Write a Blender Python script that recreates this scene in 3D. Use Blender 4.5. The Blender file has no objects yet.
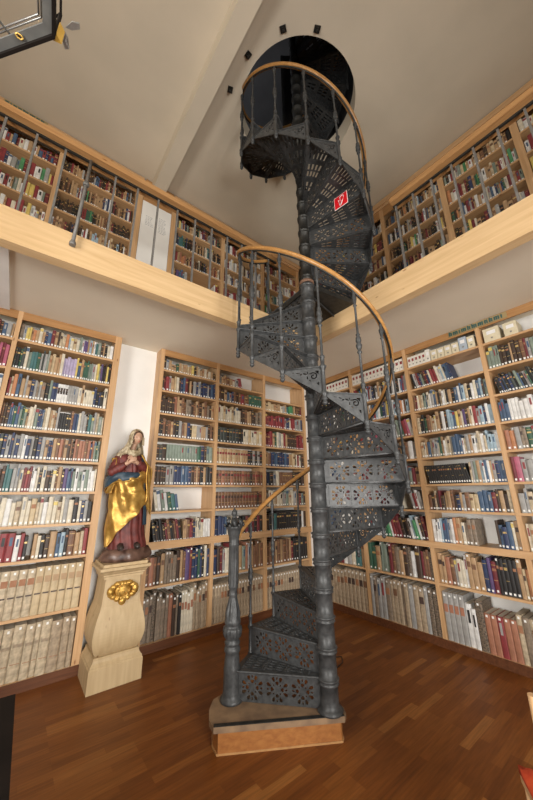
import bpy, bmesh, math, random
from mathutils import Vector, Matrix
PI = math.pi
rnd = random.Random(7)
scn = bpy.context.scene
COL = scn.collection

# ------------------------------------------------------------------ camera
CAM = Vector((0, 0, 1.6))
RT = Vector((0.79239882, -0.6099024, -0.01109809))
UP = Vector((-0.16465761, -0.23137418, 0.95882942))
FW = Vector((0.58736018, 0.75794792, 0.2837657))
FPX = 314.6354
cd = bpy.data.cameras.new('camera')
cam = bpy.data.objects.new('camera', cd)
COL.objects.link(cam)
cd.sensor_fit = 'VERTICAL'; cd.sensor_height = 36.0; cd.lens = FPX * 36 / 800
cd.clip_start = 0.05
cam.matrix_world = Matrix(((RT.x, UP.x, -FW.x, CAM.x), (RT.y, UP.y, -FW.y, CAM.y), (RT.z, UP.z, -FW.z, CAM.z), (0, 0, 0, 1)))
scn.camera = cam

# ------------------------------------------------------------------ world, lights, exposure
w = bpy.data.worlds.new('world'); scn.world = w; w.use_nodes = True
w.node_tree.nodes['Background'].inputs[0].default_value = (0.75, 0.8, 0.9, 1)
w.node_tree.nodes['Background'].inputs[1].default_value = 0.3
scn.view_settings.view_transform = 'Standard'; scn.view_settings.look = 'None'
scn.view_settings.gamma = 1; scn.view_settings.exposure = 0.0
scn.view_settings.use_curve_mapping = False

def area(name, loc, aim, sx, sy, power, color, spread=180):
    ld = bpy.data.lights.new(name, 'AREA'); ld.shape = 'RECTANGLE'; ld.size = sx; ld.size_y = sy
    ld.energy = power; ld.color = color; ld.spread = math.radians(spread)
    o = bpy.data.objects.new(name, ld); COL.objects.link(o); o.location = loc
    o.rotation_euler = (Vector(aim) - Vector(loc)).to_track_quat('-Z', 'Y').to_euler()
    return o
# daylight through the windows behind and left of the camera (lower storey) and a weak one above
area('window_light', (-2.9, 0.4, 1.75), (0, 0.9, 1.65), 1.9, 1.8, 165, (1.0, 0.97, 0.92), 140)
area('window_light', (0.6, -2.9, 1.75), (1.0, 0, 1.80), 2.2, 1.8, 185, (1.0, 0.97, 0.92), 125)
area('window_light', (-2.9, 0.6, 4.6), (0, 1.2, 4.4), 1.6, 1.2, 60, (1.0, 0.90, 0.74))
def point(name, loc, power, color, r=0.15):
    ld = bpy.data.lights.new(name, 'POINT'); ld.energy = power; ld.color = color; ld.shadow_soft_size = r
    o = bpy.data.objects.new(name, ld); COL.objects.link(o); o.location = loc; return o
point('attic_light', (0.9, 3.6, 7.6), 9, (0.9, 0.93, 1.0), 0.3)

# ------------------------------------------------------------------ materials
def newmat(name):
    m = bpy.data.materials.new(name); m.use_nodes = True
    return m, m.node_tree, m.node_tree.nodes['Principled BSDF']
def setramp(r, stops):
    e = r.color_ramp.elements
    while len(e) < len(stops): e.new(0.5)
    for i, (p, c) in enumerate(stops):
        e[i].position = p; e[i].color = (*c, 1)
def noisy(name, c1, c2, scale=8, stretch=(1, 1, 1), rough=0.5, metal=0.0, bump=0.0, detail=4, spec=0.5, lo=0.35, hi=0.65):
    m, t, b = newmat(name); N = t.nodes; L = t.links
    tc = N.new('ShaderNodeTexCoord'); mp = N.new('ShaderNodeMapping'); mp.inputs['Scale'].default_value = stretch
    no = N.new('ShaderNodeTexNoise'); no.inputs['Scale'].default_value = scale; no.inputs['Detail'].default_value = detail
    r = N.new('ShaderNodeValToRGB'); setramp(r, [(lo, c1), (hi, c2)])
    L.new(tc.outputs['Object'], mp.inputs[0]); L.new(mp.outputs[0], no.inputs['Vector']); L.new(no.outputs['Fac'], r.inputs[0])
    L.new(r.outputs[0], b.inputs['Base Color'])
    b.inputs['Roughness'].default_value = rough; b.inputs['Metallic'].default_value = metal
    b.inputs['Specular IOR Level'].default_value = spec
    if bump:
        bp = N.new('ShaderNodeBump'); bp.inputs['Strength'].default_value = bump; bp.inputs['Distance'].default_value = 0.01
        L.new(no.outputs['Fac'], bp.inputs['Height']); L.new(bp.outputs[0], b.inputs['Normal'])
    return m
def wood(name, c1, c2, axis, rough=0.45, knots=True, scale=3.0):
    m, t, b = newmat(name); N = t.nodes; L = t.links
    st = [14, 14, 14]; st['xyz'.index(axis)] = 0.9
    tc = N.new('ShaderNodeTexCoord'); mp = N.new('ShaderNodeMapping'); mp.inputs['Scale'].default_value = st
    no = N.new('ShaderNodeTexNoise'); no.inputs['Scale'].default_value = scale; no.inputs['Detail'].default_value = 6
    no.inputs['Distortion'].default_value = 0.4
    r = N.new('ShaderNodeValToRGB'); setramp(r, [(0.3, c1), (0.7, c2)])
    L.new(tc.outputs['Object'], mp.inputs[0]); L.new(mp.outputs[0], no.inputs['Vector']); L.new(no.outputs['Fac'], r.inputs[0])
    out = r.outputs[0]
    if knots:
        v = N.new('ShaderNodeTexVoronoi'); mp2 = N.new('ShaderNodeMapping'); s2 = [9, 9, 9]; s2['xyz'.index(axis)] = 3.6
        mp2.inputs['Scale'].default_value = s2
        L.new(tc.outputs['Object'], mp2.inputs[0]); L.new(mp2.outputs[0], v.inputs['Vector'])
        v.inputs['Scale'].default_value = 1.0
        k = N.new('ShaderNodeValToRGB'); setramp(k, [(0.04, (0.35, 0.2, 0.1)), (0.09, (1, 1, 1))])
        L.new(v.outputs['Distance'], k.inputs[0])
        mx = N.new('ShaderNodeMixRGB'); mx.blend_type = 'MULTIPLY'; mx.inputs[0].default_value = 0.75
        L.new(out, mx.inputs[1]); L.new(k.outputs[0], mx.inputs[2]); out = mx.outputs[0]
    L.new(out, b.inputs['Base Color']); b.inputs['Roughness'].default_value = rough
    b.inputs['Specular IOR Level'].default_value = 0.4
    return m
PINE1, PINE2 = (0.49, 0.285, 0.135), (0.62, 0.395, 0.21)
pine = {a: wood('pine_' + a, PINE1, PINE2, a) for a in 'xyz'}
BEAM1, BEAM2 = (0.56, 0.37, 0.185), (0.68, 0.48, 0.265)
beamw = {a: wood('beam_pine_' + a, BEAM1, BEAM2, a, scale=2.2) for a in 'xyz'}
DP1, DP2 = (0.34, 0.17, 0.065), (0.46, 0.25, 0.10)  # darker copy of the pine, shade on the headers put into its colour
dpine = {a: wood('shaded_pine_' + a, DP1, DP2, a) for a in 'xyz'}
darkbase = wood('dark_stained_plinth_board', (0.085, 0.028, 0.011), (0.14, 0.052, 0.021), 'x', knots=False)
lime = wood('limed_pine', (0.43, 0.31, 0.165), (0.54, 0.405, 0.235), 'z', rough=0.5, scale=1.6)
steptop = noisy('worn_wood', (0.16, 0.10, 0.06), (0.28, 0.18, 0.10), 9, rough=0.6)
stepface = wood('orange_wood', (0.26, 0.095, 0.025), (0.36, 0.15, 0.042), 'x', knots=False)
railwood = wood('rail_wood', (0.30, 0.14, 0.04), (0.44, 0.23, 0.075), 'x', rough=0.3, knots=False)
plaster = noisy('white_plaster', (0.78, 0.765, 0.73), (0.84, 0.825, 0.79), 3, rough=0.9, bump=0.05)
roomw = noisy('low_bounce_wall', (0.30, 0.25, 0.19), (0.34, 0.29, 0.22), 3, rough=0.9)  # tone for the unseen walls, set dark to cut bounced light
ceilmat = noisy('cream_plaster', (0.60, 0.53, 0.42), (0.66, 0.58, 0.46), 1.6, rough=0.95, bump=0.12, detail=8)
postm = noisy('grey_rail_steel', (0.12, 0.115, 0.105), (0.17, 0.16, 0.15), 20, rough=0.45)
soffitmat = noisy('soffit_plaster', (0.76, 0.68, 0.55), (0.80, 0.72, 0.59), 1.6, rough=0.95, bump=0.04)
iron = noisy('painted_cast_iron', (0.032, 0.033, 0.034), (0.059, 0.061, 0.062), 30, rough=0.44, metal=0.05, bump=0.15, spec=0.38)
darkiron = noisy('dark_iron', (0.020, 0.020, 0.018), (0.040, 0.038, 0.034), 25, rough=0.5, metal=0.4)
rust = noisy('rusty_iron', (0.12, 0.06, 0.035), (0.20, 0.11, 0.07), 30, rough=0.7)
gold = noisy('gilding', (0.42, 0.23, 0.045), (0.66, 0.41, 0.11), 14, rough=0.42, metal=0.7, bump=0.6)
redrobe = noisy('dark_red_paint', (0.085, 0.014, 0.012), (0.17, 0.034, 0.027), 20, rough=0.55, bump=0.2)
bluecl = noisy('blue_paint', (0.015, 0.034, 0.055), (0.032, 0.060, 0.088), 15, rough=0.45)
skin = noisy('painted_skin', (0.44, 0.25, 0.16), (0.52, 0.32, 0.215), 12, rough=0.45)
veilm = noisy('worn_cream_paint', (0.24, 0.18, 0.10), (0.56, 0.47, 0.32), 30, rough=0.5, bump=0.2)
rockm = noisy('brown_rock', (0.045, 0.022, 0.016), (0.16, 0.09, 0.065), 12, rough=0.35, bump=0.5)
shoem = noisy('shoe_black', (0.02, 0.015, 0.012), (0.05, 0.035, 0.03), 12, rough=0.4)
blackm = noisy('black_lacquer', (0.008, 0.006, 0.005), (0.014, 0.010, 0.008), 5, rough=0.75, spec=0.1)
orangecl = noisy('orange_cloth', (0.60, 0.06, 0.02), (0.75, 0.11, 0.03), 20, rough=0.8)
signred = noisy('sign_red', (0.62, 0.005, 0.012), (0.66, 0.008, 0.016), 2, rough=0.35)
signwhite = noisy('sign_white', (0.8, 0.8, 0.8), (0.85, 0.85, 0.85), 2, rough=0.4)
teal = noisy('teal_lettering', (0.03, 0.09, 0.08), (0.05, 0.12, 0.11), 6, rough=0.7)
letterbg = noisy('ochre_lettering_board', (0.30, 0.22, 0.10), (0.36, 0.27, 0.13), 6, rough=0.7)
greyink = noisy('grey_ink', (0.42, 0.42, 0.42), (0.5, 0.5, 0.5), 6, rough=0.8)
steelm = noisy('brushed_steel', (0.30, 0.30, 0.29), (0.40, 0.40, 0.38), 20, rough=0.35, metal=0.7)
darksteel = noisy('dark_steel', (0.10, 0.10, 0.095), (0.14, 0.14, 0.13), 20, rough=0.6)
yellowm = noisy('yellow_brass', (0.55, 0.33, 0.06), (0.65, 0.42, 0.1), 10, rough=0.4, metal=0.3)
cablem = noisy('black_cable', (0.012, 0.012, 0.012), (0.02, 0.02, 0.02), 5, rough=0.5)
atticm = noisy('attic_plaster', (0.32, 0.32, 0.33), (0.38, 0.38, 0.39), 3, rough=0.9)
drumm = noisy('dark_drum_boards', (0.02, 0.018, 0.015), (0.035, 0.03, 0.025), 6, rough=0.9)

def parquet():
    m, t, b = newmat('oak_parquet'); N = t.nodes; L = t.links
    tc = N.new('ShaderNodeTexCoord')
    br = N.new('ShaderNodeTexBrick'); br.inputs['Scale'].default_value = 1.0
    br.inputs['Brick Width'].default_value = 0.46; br.inputs['Row Height'].default_value = 0.060
    br.inputs['Mortar Size'].default_value = 0.0006; br.offset = 0.37; br.offset_frequency = 3; br.squash = 1.0
    br.inputs['Color1'].default_value = (0, 0, 0, 1); br.inputs['Color2'].default_value = (1, 1, 1, 1)
    br.inputs['Mortar'].default_value = (0.3, 0.3, 0.3, 1)
    L.new(tc.outputs['Object'], br.inputs['Vector'])
    r = N.new('ShaderNodeValToRGB')
    setramp(r, [(0.0, (0.160, 0.050, 0.010)), (0.35, (0.190, 0.061, 0.012)), (0.75, (0.215, 0.071, 0.014)), (0.94, (0.25, 0.088, 0.019)), (1.0, (0.33, 0.135, 0.034))])
    L.new(br.outputs['Color'], r.inputs[0])
    mp = N.new('ShaderNodeMapping'); mp.inputs['Scale'].default_value = (2, 30, 1)
    no = N.new('ShaderNodeTexNoise'); no.inputs['Scale'].default_value = 2.5; no.inputs['Detail'].default_value = 6
    L.new(tc.outputs['Object'], mp.inputs[0]); L.new(mp.outputs[0], no.inputs['Vector'])
    r2 = N.new('ShaderNodeValToRGB'); setramp(r2, [(0.3, (0.72, 0.72, 0.72)), (0.7, (1.12, 1.1, 1.08))])
    L.new(no.outputs['Fac'], r2.inputs[0])
    mx = N.new('ShaderNodeMixRGB'); mx.blend_type = 'MULTIPLY'; mx.inputs[0].default_value = 1
    L.new(r.outputs[0], mx.inputs[1]); L.new(r2.outputs[0], mx.inputs[2]); L.new(mx.outputs[0], b.inputs['Base Color'])
    b.inputs['Roughness'].default_value = 0.42; b.inputs['Specular IOR Level'].default_value = 0.28
    return m
floorm = parquet()

# ------------------------------------------------------------------ mesh helpers
class MB:
    def __init__(s): s.v = []; s.f = []; s.mi = []; s.sm = []
    def poly(s, pts, faces, mi=0, smooth=False):
        n = len(s.v); s.v += [tuple(p) for p in pts]
        for f in faces: s.f.append([i + n for i in f]); s.mi.append(mi); s.sm.append(smooth)
    def box(s, x0, x1, y0, y1, z0, z1, mi=0, M=None):
        p = [Vector(q) for q in ((x0, y0, z0), (x1, y0, z0), (x1, y1, z0), (x0, y1, z0), (x0, y0, z1), (x1, y0, z1), (x1, y1, z1), (x0, y1, z1))]
        if M: p = [M @ q for q in p]
        s.poly(p, [(0, 3, 2, 1), (4, 5, 6, 7), (0, 1, 5, 4), (1, 2, 6, 5), (2, 3, 7, 6), (3, 0, 4, 7)], mi)
    def prism(s, pts, z0, z1, mi=0, M=None, smooth=False):
        n = len(pts); p = [Vector((x, y, z0)) for x, y in pts] + [Vector((x, y, z1)) for x, y in pts]
        if M: p = [M @ q for q in p]
        s.poly(p, [tuple(range(n - 1, -1, -1)), tuple(range(n, 2 * n))], mi)
        s.poly(p, [(i, (i + 1) % n, n + (i + 1) % n, n + i) for i in range(n)], mi, smooth)
    def lathe(s, prof, seg=20, M=None, mi=0, mod=None, smooth=True):
        pts = []
        for k, (r, z) in enumerate(prof):
            for i in range(seg):
                a = 2 * PI * i / seg; rr = r * (mod(a, z) if mod else 1)
                q = Vector((rr * math.cos(a), rr * math.sin(a), z)); pts.append(M @ q if M else q)
        n = len(prof)
        fs = [(k * seg + i, k * seg + (i + 1) % seg, (k + 1) * seg + (i + 1) % seg, (k + 1) * seg + i) for k in range(n - 1) for i in range(seg)]
        s.poly(pts, fs, mi, smooth)
        s.poly([pts[i] for i in range(seg)], [tuple(range(seg - 1, -1, -1))], mi)
        s.poly([pts[(n - 1) * seg + i] for i in range(seg)], [tuple(range(seg))], mi)
    def tube(s, path, r, seg=10, mi=0, caps=True, flat=1.0):
        path = [Vector(p) for p in path]; n = len(path); pts = []
        for k, p in enumerate(path):
            t = (path[min(k + 1, n - 1)] - path[max(k - 1, 0)]).normalized()
            up = Vector((0, 0, 1)) if abs(t.z) < 0.95 else Vector((1, 0, 0))
            a = t.cross(up).normalized(); b = a.cross(t).normalized()
            rk = r[k] if isinstance(r, (list, tuple)) else r
            for i in range(seg):
                an = 2 * PI * i / seg; pts.append(p + a * rk * math.cos(an) + b * rk * flat * math.sin(an))
        fs = [(k * seg + i, k * seg + (i + 1) % seg, (k + 1) * seg + (i + 1) % seg, (k + 1) * seg + i) for k in range(n - 1) for i in range(seg)]
        s.poly(pts, fs, mi, True)
        if caps: 
            s.poly(pts[:seg], [tuple(range(seg))], mi); s.poly(pts[-seg:], [tuple(range(seg - 1, -1, -1))], mi)
    def mesh(s, name):
        me = bpy.data.meshes.new(name); me.from_pydata(s.v, [], s.f)
        me.polygons.foreach_set('material_index', s.mi); me.polygons.foreach_set('use_smooth', s.sm)
        me.update(); return me
    def build(s, name, mats, parent=None, loc=None, rot=None, fix=True):
        me = s.mesh(name)
        if fix:
            bm = bmesh.new(); bm.from_mesh(me); bmesh.ops.remove_doubles(bm, verts=bm.verts, dist=1e-5)
            bmesh.ops.recalc_face_normals(bm, faces=bm.faces); bm.to_mesh(me); bm.free()
        for m in (mats if isinstance(mats, (list, tuple)) else [mats]): me.materials.append(m)
        return link(name, me, parent, loc, rot)
def link(name, data, parent=None, loc=None, rot=None):
    o = bpy.data.objects.new(name, data); COL.objects.link(o)
    if parent: o.parent = parent
    if loc is not None: o.location = loc
    if rot is not None: o.rotation_euler = rot
    return o
def struct(o): o['kind'] = 'structure'; return o
def tag(o, label, cat, group=None):
    o['label'] = label; o['category'] = cat
    if group: o['group'] = group
    return o
def thing(name, label, cat, loc=(0, 0, 0), rz=0, group=None):
    o = link(name, None, None, loc, (0, 0, rz)); o.empty_display_size = 0.1
    return tag(o, label, cat, group)
def pierced(name, loops, depth, mats, parent=None):
    """flat plate in local XY (outer loop plus holes) with thickness along Z, via a filled 2D curve"""
    cu = bpy.data.curves.new(name, 'CURVE'); cu.dimensions = '2D'; cu.fill_mode = 'BOTH'; cu.extrude = depth / 2
    for lp in loops:
        sp = cu.splines.new('POLY'); sp.points.add(len(lp) - 1); sp.use_cyclic_u = True
        for p, q in zip(sp.points, lp): p.co = (q[0], q[1], 0, 1)
    tmp = bpy.data.objects.new('tmp', cu); COL.objects.link(tmp)
    dg = bpy.context.evaluated_depsgraph_get(); dg.update()
    me = bpy.data.meshes.new_from_object(tmp.evaluated_get(dg)); me.name = name
    bpy.data.objects.remove(tmp); bpy.data.curves.remove(cu)
    me.materials.clear()
    for m in mats: me.materials.append(m)
    return me

# ------------------------------------------------------------------ room shell
WL, WR = 4.20, 4.23            # wall planes behind the shelves
XL, YB = -3.0, -3.0
AX, AY = 1.988, 1.883          # stair axis
ZC = 6.06                      # upper ceiling
ZG0, ZG1 = 3.47, 3.585         # gallery slab
b = MB(); b.box(XL - .1, WR + .1, YB - .1, WL + .1, -0.1, 0); struct(b.build('floor', floorm))
b = MB(); b.box(XL - .1, WR + .1, WL, WL + .12, 0, ZC + .3); struct(b.build('wall_left', plaster))
b = MB(); b.box(WR, WR + .12, YB, WL, 0, ZC + .3); struct(b.build('wall_right', plaster))
b = MB(); b.box(XL - .12, XL, YB, WL, 0, ZC + .3); struct(b.build('wall_near_left', roomw))
b = MB(); b.box(XL, WR, YB - .12, YB, 0, ZC + .3); struct(b.build('wall_behind', roomw))
circ = [(AX + 0.690 * math.cos(2 * PI * i / 96), AY + 0.690 * math.sin(2 * PI * i / 96)) for i in range(96)]
me = pierced('ceiling', [[(XL, YB), (WR, YB), (WR, WL), (XL, WL)], circ], 0.26, [ceilmat])
struct(link('ceiling', me, None, (0, 0, ZC + 0.13)))
b = MB(); b.box(0.870, 1.045, YB, 3.90, ZC - 0.20, ZC); struct(b.build('trim_1', ceilmat))
# pier between the lower bookcases, corner strip
b = MB(); b.box(0.76, 1.245, 4.05, WL, 0, ZG0); struct(b.build('wall_pier', plaster))
b = MB(); b.box(3.865, 4.23, 3.845, WL, 0, ZG0); struct(b.build('wall_corner', plaster))
# gallery slab (soffit) along both walls
b = MB(); b.box(XL, WR, 2.62, WL, ZG0, ZG1 - .01); b.box(2.64, WR, YB, 2.62, ZG0, ZG1 - .01); struct(b.build('ceiling_gallery_soffit', soffitmat))
b = MB(); b.box(-0.70, -0.345, 2.64, 3.86, ZG0 - 0.03, ZG0); struct(b.build('trim_2', plaster))
# attic above the hole
b = MB()
b.box(0.2, 4.4, 4.2, 4.3, 6.33, 9); b.box(0.1, 0.2, 0, 4.3, 6.33, 9); b.box(4.4, 4.5, 0, 4.3, 6.33, 9)
b.box(0.1, 4.5, -0.1, 0, 6.33, 9); b.box(0.1, 4.5, -0.1, 4.3, 9, 9.1); struct(b.build('wall_attic', atticm))
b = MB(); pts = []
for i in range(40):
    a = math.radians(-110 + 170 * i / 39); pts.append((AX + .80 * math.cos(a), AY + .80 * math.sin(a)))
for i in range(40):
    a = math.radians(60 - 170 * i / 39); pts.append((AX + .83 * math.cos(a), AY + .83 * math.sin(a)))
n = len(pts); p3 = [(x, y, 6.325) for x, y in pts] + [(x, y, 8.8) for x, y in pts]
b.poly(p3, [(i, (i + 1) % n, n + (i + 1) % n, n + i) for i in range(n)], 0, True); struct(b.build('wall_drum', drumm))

# ------------------------------------------------------------------ gallery beams
YBm, XBm = 2.53, 2.545
t = thing('gallery_beam', 'pale pine edge beam of the gallery above the left bookcases', 'beam', (0, 0, 0), group='gallery edge beams')
b = MB(); b.box(XL + .01, 2.64, YBm, 2.62, 3.415, 3.60); b.build('fascia_board', beamw['x'], t)
b = MB(); b.box(XL + .01, 2.64, YBm - .008, 2.62, 3.318, 3.413); b.build('lower_board', beamw['x'], t)
t = thing('gallery_beam', 'pale pine edge beam of the gallery above the right bookcases', 'beam', (0, 0, 0), group='gallery edge beams')
b = MB(); b.box(XBm, 2.64, YB + .01, YBm - .012, 3.415, 3.60); b.build('fascia_board', beamw['y'], t)
b = MB(); b.box(XBm - .008, 2.64, YB + .01, YBm - .012, 3.318, 3.413); b.build('lower_board', beamw['y'], t)

# ------------------------------------------------------------------ gallery railing
def round_post(name, p0, p1, r, mat, parent):
    b = MB(); b.tube([p0, p1], r, 8); return b.build(name, mat, parent)
t = thing('gallery_railing', 'grey iron railing with pine handrail on the gallery above the left bookcases', 'railing', group='gallery railings')
b = MB(); b.box(XL + .02, 2.20, 2.535, 2.665, 4.463, 4.52); b.build('handrail', dpine['x'], t)
b = MB(); b.box(XL + .02, 2.20, 2.592, 2.612, 4.444, 4.462); b.build('top_bar', darkiron, t)
x = -2.55
xs = [-2.53 + 0.2 * i for i in range(24)]
for x in xs:
    if abs(x - 0.07) < .05 or x > 2.1: continue
    b = MB(); b.box(x - .008, x + .008, 2.592, 2.612, 3.60, 4.443); b.build('post', postm, t)
b = MB(); b.tube([(.060, 2.575, 4.445), (.052, 2.49, 4.0), (.042, 2.497, 3.50)], .013, 8)
b.lathe([(.022, 3.47), (.024, 3.49), (.016, 3.515)], 10, Matrix.Translation((.042, 2.505, 0)))
b.lathe([(.022, 4.08), (.026, 4.10), (.022, 4.12)], 10, Matrix.Translation((.054, 2.505, 0)))
b.build('brace', postm, t)
t = thing('gallery_railing', 'grey iron railing with pine handrail on the gallery above the right bookcases', 'railing', group='gallery railings')
b = MB(); b.box(2.545, 2.675, YB + .02, 1.20, 4.413, 4.47); b.build('handrail', dpine['y'], t)
b = MB(); b.box(2.602, 2.622, YB + .02, 1.20, 4.394, 4.412); b.build('top_bar', darkiron, t)
for i in range(24):
    y = 1.174 - 0.178 * i
    if y < YB + .1: break
    b = MB(); b.box(2.602, 2.622, y - .008, y + .008, 3.60, 4.393); b.build('post', postm, t)

# ------------------------------------------------------------------ bookcases
# local frame: a along the wall from image-left to image-right, d into the wall, z up
def FL(x0): return Matrix(((1, 0, 0, x0), (0, 1, 0, 3.87), (0, 0, 1, 0), (0, 0, 0, 1)))           # left wall
def FR(y0): return Matrix(((0, 1, 0, 3.90), (-1, 0, 0, y0), (0, 0, 1, 0), (0, 0, 0, 1)))          # right wall
ST = 0.024
def bookcase(label, Fm, dividers, zbot, ztop, shelves, wl, ledge=None, header=0.09, base=True, dwid=0.036, depth=0.325, group='bookcases', back=False, cornice=False):
    """dividers: list of (a, zlo, zhi); shelves per bay: list of lists of shelf underside heights"""
    t = thing('bookcase', label, 'bookcase', group=group)
    ax = 'x' if wl else 'y'
    for a, hw in dividers:
        b = MB(); b.box(a - hw, a + hw, 0, depth, zbot + (.085 if base else 0), ztop - .001, M=Fm); b.build('side_panel', pine['z'], t)
    A0, A1 = dividers[0][0], dividers[-1][0]
    for i in range(len(dividers) - 1):
        a0 = dividers[i][0] + dividers[i][1]; a1 = dividers[i + 1][0] - dividers[i + 1][1]
        for z in shelves[i]:
            b = MB(); b.box(a0, a1, .004, depth, z, z + ST, M=Fm); b.build('shelf', pine[ax], t)
        if base:
            b = MB(); b.box(a0, a1, .004, depth, .062, .085, M=Fm); b.build('shelf', pine[ax], t)
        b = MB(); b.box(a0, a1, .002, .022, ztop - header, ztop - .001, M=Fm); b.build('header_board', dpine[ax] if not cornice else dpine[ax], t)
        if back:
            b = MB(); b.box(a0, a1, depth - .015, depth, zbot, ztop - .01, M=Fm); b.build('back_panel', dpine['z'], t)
    if base:
        b = MB(); b.box(A0 - .03, A1 + .03, -.006, .02, .001, .084, M=Fm); b.build('base_board', darkbase, t)
    if ledge:
        b = MB(); b.box(A0 - .035, A1 + .035, -.022, .0, ledge[0], ledge[1], M=Fm); b.build('ledge', pine[ax], t)
    if cornice:
        b = MB(); b.box(A0 - .03, A1 + .03, -.045, .0, ztop - .085, ztop - .003, M=Fm)
        b.box(A0 - .03, A1 + .03, -.022, .0, ztop - .13, ztop - .085, M=Fm); b.build('cornice', pine[ax], t)
    return t
ZT = 3.468
SA = [.542, 1.006, 1.31, 1.613, 1.918, 2.214, 2.519, 2.816, 3.131]
bookcase('tall pine bookcase on the lower left, left of the statue', FL(-2.25), [(0, .03), (1, .02), (2.0, .02), (2.965, .035)], 0, ZT, [SA] * 3, True)
SB = [.60, 1.03, 1.383, 1.686, 1.974, 2.272, 2.571, 2.874, 3.16]
SB2 = SB[:-1] + [3.13]; SB3 = SB[:-1] + [3.05]; SB3[-2] = 2.86; SB3[-3] = 2.59
bookcase('tall pine bookcase on the lower left wall, between the statue and the corner', FL(1.27), [(0, .025), (.835, .022), (1.683, .022), (2.565, .025)], 0, ZT, [SB, SB2, SB3], True, ledge=(1.0, 1.082))
SR = [.60, 1.022, 1.364, 1.656, 1.969, 2.262, 2.56, 2.853, 3.159]
bookcase('tall pine bookcase along the lower right wall', FR(3.78), [(0, .025), (.895, .022), (1.81, .022), (2.70, .022), (3.59, .022), (4.48, .025)], 0, ZT, [SR] * 5, False, ledge=(.985, 1.05))
ZU0, ZU1 = ZG1 + .003, 6.045
SU = [3.62, 3.94, 4.26, 4.575, 4.89, 5.18, 5.50]
bookcase('pine bookcase on the upper gallery, left of the white board', FL(-2.25), [(0, .03), (1.03, .03), (2.035, .03), (2.98, .05)], ZU0, ZU1, [SU] * 3, True, header=.27, base=False, cornice=True, group='gallery bookcases', back=True)
bookcase('pine bookcase on the upper gallery, between the white board and the corner', FL(1.25), [(0, .04), (.865, .03), (1.70, .03), (2.575, .03)], ZU0, ZU1, [SU] * 3, True, header=.27, base=False, cornice=True, group='gallery bookcases', back=True)
bookcase('pine bookcase along the right wall of the upper gallery', FR(3.78), [(0, .03), (.88, .03), (1.78, .03), (2.66, .035), (3.49, .035), (4.4, .035)], ZU0, ZU1, [SU] * 5, False, header=.27, base=False, cornice=True, group='gallery bookcases', back=True)
# white board in the pine frame on the upper gallery
t = thing('display_board', 'tall white board with faint grey lines of text on the upper gallery', 'board', (0, 0, 0))
b = MB(); b.box(.785, 1.205, 3.868, 3.89, 3.62, 5.69); b.build('panel', plaster, t)
b = MB(); b.box(.785, 1.205, 3.892, 3.93, 3.59, 6.03); b.build('frame_board', dpine['z'], t)
b = MB()
for gx, gz, n in ((.845, 5.44, 7), (1.03, 5.50, 11)):
    for i in range(n):
        z = gz - .025 * i; x = gx
        for k in range(3):
            wdt = rnd.uniform(.015, .04)
            b.box(x, x + wdt, 3.8655, 3.8679, z, z + .007); x += wdt + .01
b.build('lettering', greyink, t)
# header over the white board, filling up to the ceiling
b = MB(); b.box(.785, 1.205, 3.872, 3.89, 5.695, 6.03); b.box(.785, 1.205, 3.825, 3.87, 5.96, 6.042); b.build('header_board', dpine['x'], t)

# blackletter strips (unreadable Gothic capitals and minims)
def gothic(name, label, Fm, length, h, seed):
    t = thing(name, label, 'sign')
    b = MB(); b.box(0, length, -.004, 0, 0, h, M=Fm); b.build('strip', letterbg, t)
    r = random.Random(seed); b = MB(); x = .01
    while x < length - .03:
        tall = r.random() < .35; n = r.choice((1, 2, 2, 3))
        for k in range(n):
            z0, z1 = h * .12, h * (.95 if (tall and k == 0) else .8)
            b.poly([Fm @ Vector(q) for q in ((x, -.0045, z0 + .008), (x + .007, -.0045, z0), (x + .014, -.0045, z0 + .008), (x + .014, -.0045, z1 - .008), (x + .007, -.0045, z1), (x, -.0045, z1 - .008),
                    (x, -.009, z0 + .008), (x + .007, -.009, z0), (x + .014, -.009, z0 + .008), (x + .014, -.009, z1 - .008), (x + .007, -.009, z1), (x, -.009, z1 - .008))],
                   [(0, 1, 2, 3, 4, 5), (11, 10, 9, 8, 7, 6)] + [(i, (i + 1) % 6, 6 + (i + 1) % 6, 6 + i) for i in range(6)])
            if k: b.box(x - .008, x + .002, -.009, -.0045, z1 - .013, z1 - .005, M=Fm)
            x += .019
        x += .008
    b.build('lettering', teal, t)
gothic('lettering_sign', 'strip of dark green Gothic lettering above the lower right bookcase', Matrix.Translation((0, 0, 3.392)) @ FR(1.38), .60, .07, 3)
gothic('lettering_sign', 'strip of dark green Gothic lettering on the cornice of the upper left gallery', Matrix.Translation((0, -.046, 5.965)) @ FL(-.84), .42, .07, 5)

# ------------------------------------------------------------------ spiral staircase
R = 0.679; RR = 0.1905; Z0 = 0.15; DT = 23.92
stair = thing('spiral_staircase', 'grey cast iron spiral staircase with pierced steps and wooden handrail', 'staircase', (AX, AY, 0))
# plinth step in wood
th0 = math.radians(157.0 - DT); P = lambda ang, r: (r * math.cos(ang), r * math.sin(ang))
nw = math.radians(132)
def inset_poly(extra):
    pts = [P(math.radians(153.5), .80 + extra), P(math.radians(148), .83 + extra), P(math.radians(141), .845 + extra), P(math.radians(133), .845 + extra), P(math.radians(127), .80 + extra), P(math.radians(116), .60)]
    pts += [P(math.radians(a), .105 + extra) for a in (100, 60, 20, -20, -50, -75)]
    return pts
b = MB(); b.prism(inset_poly(-.03), 0.001, .115); b.build('plinth_box', stepface, stair)
b = MB(); b.prism(inset_poly(0), .116, .150); b.build('plinth_top', steptop, stair)
p0 = Vector((*P(math.radians(153.5), .80), .1505)); p1 = Vector((*P(math.radians(-75), .105), .1505)); dv = (p1 - p0).normalized(); nv = Vector((-dv.y, dv.x, 0))
b = MB(); q = [p0, p1, p1 + nv * .028, p0 + nv * .028]
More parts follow.
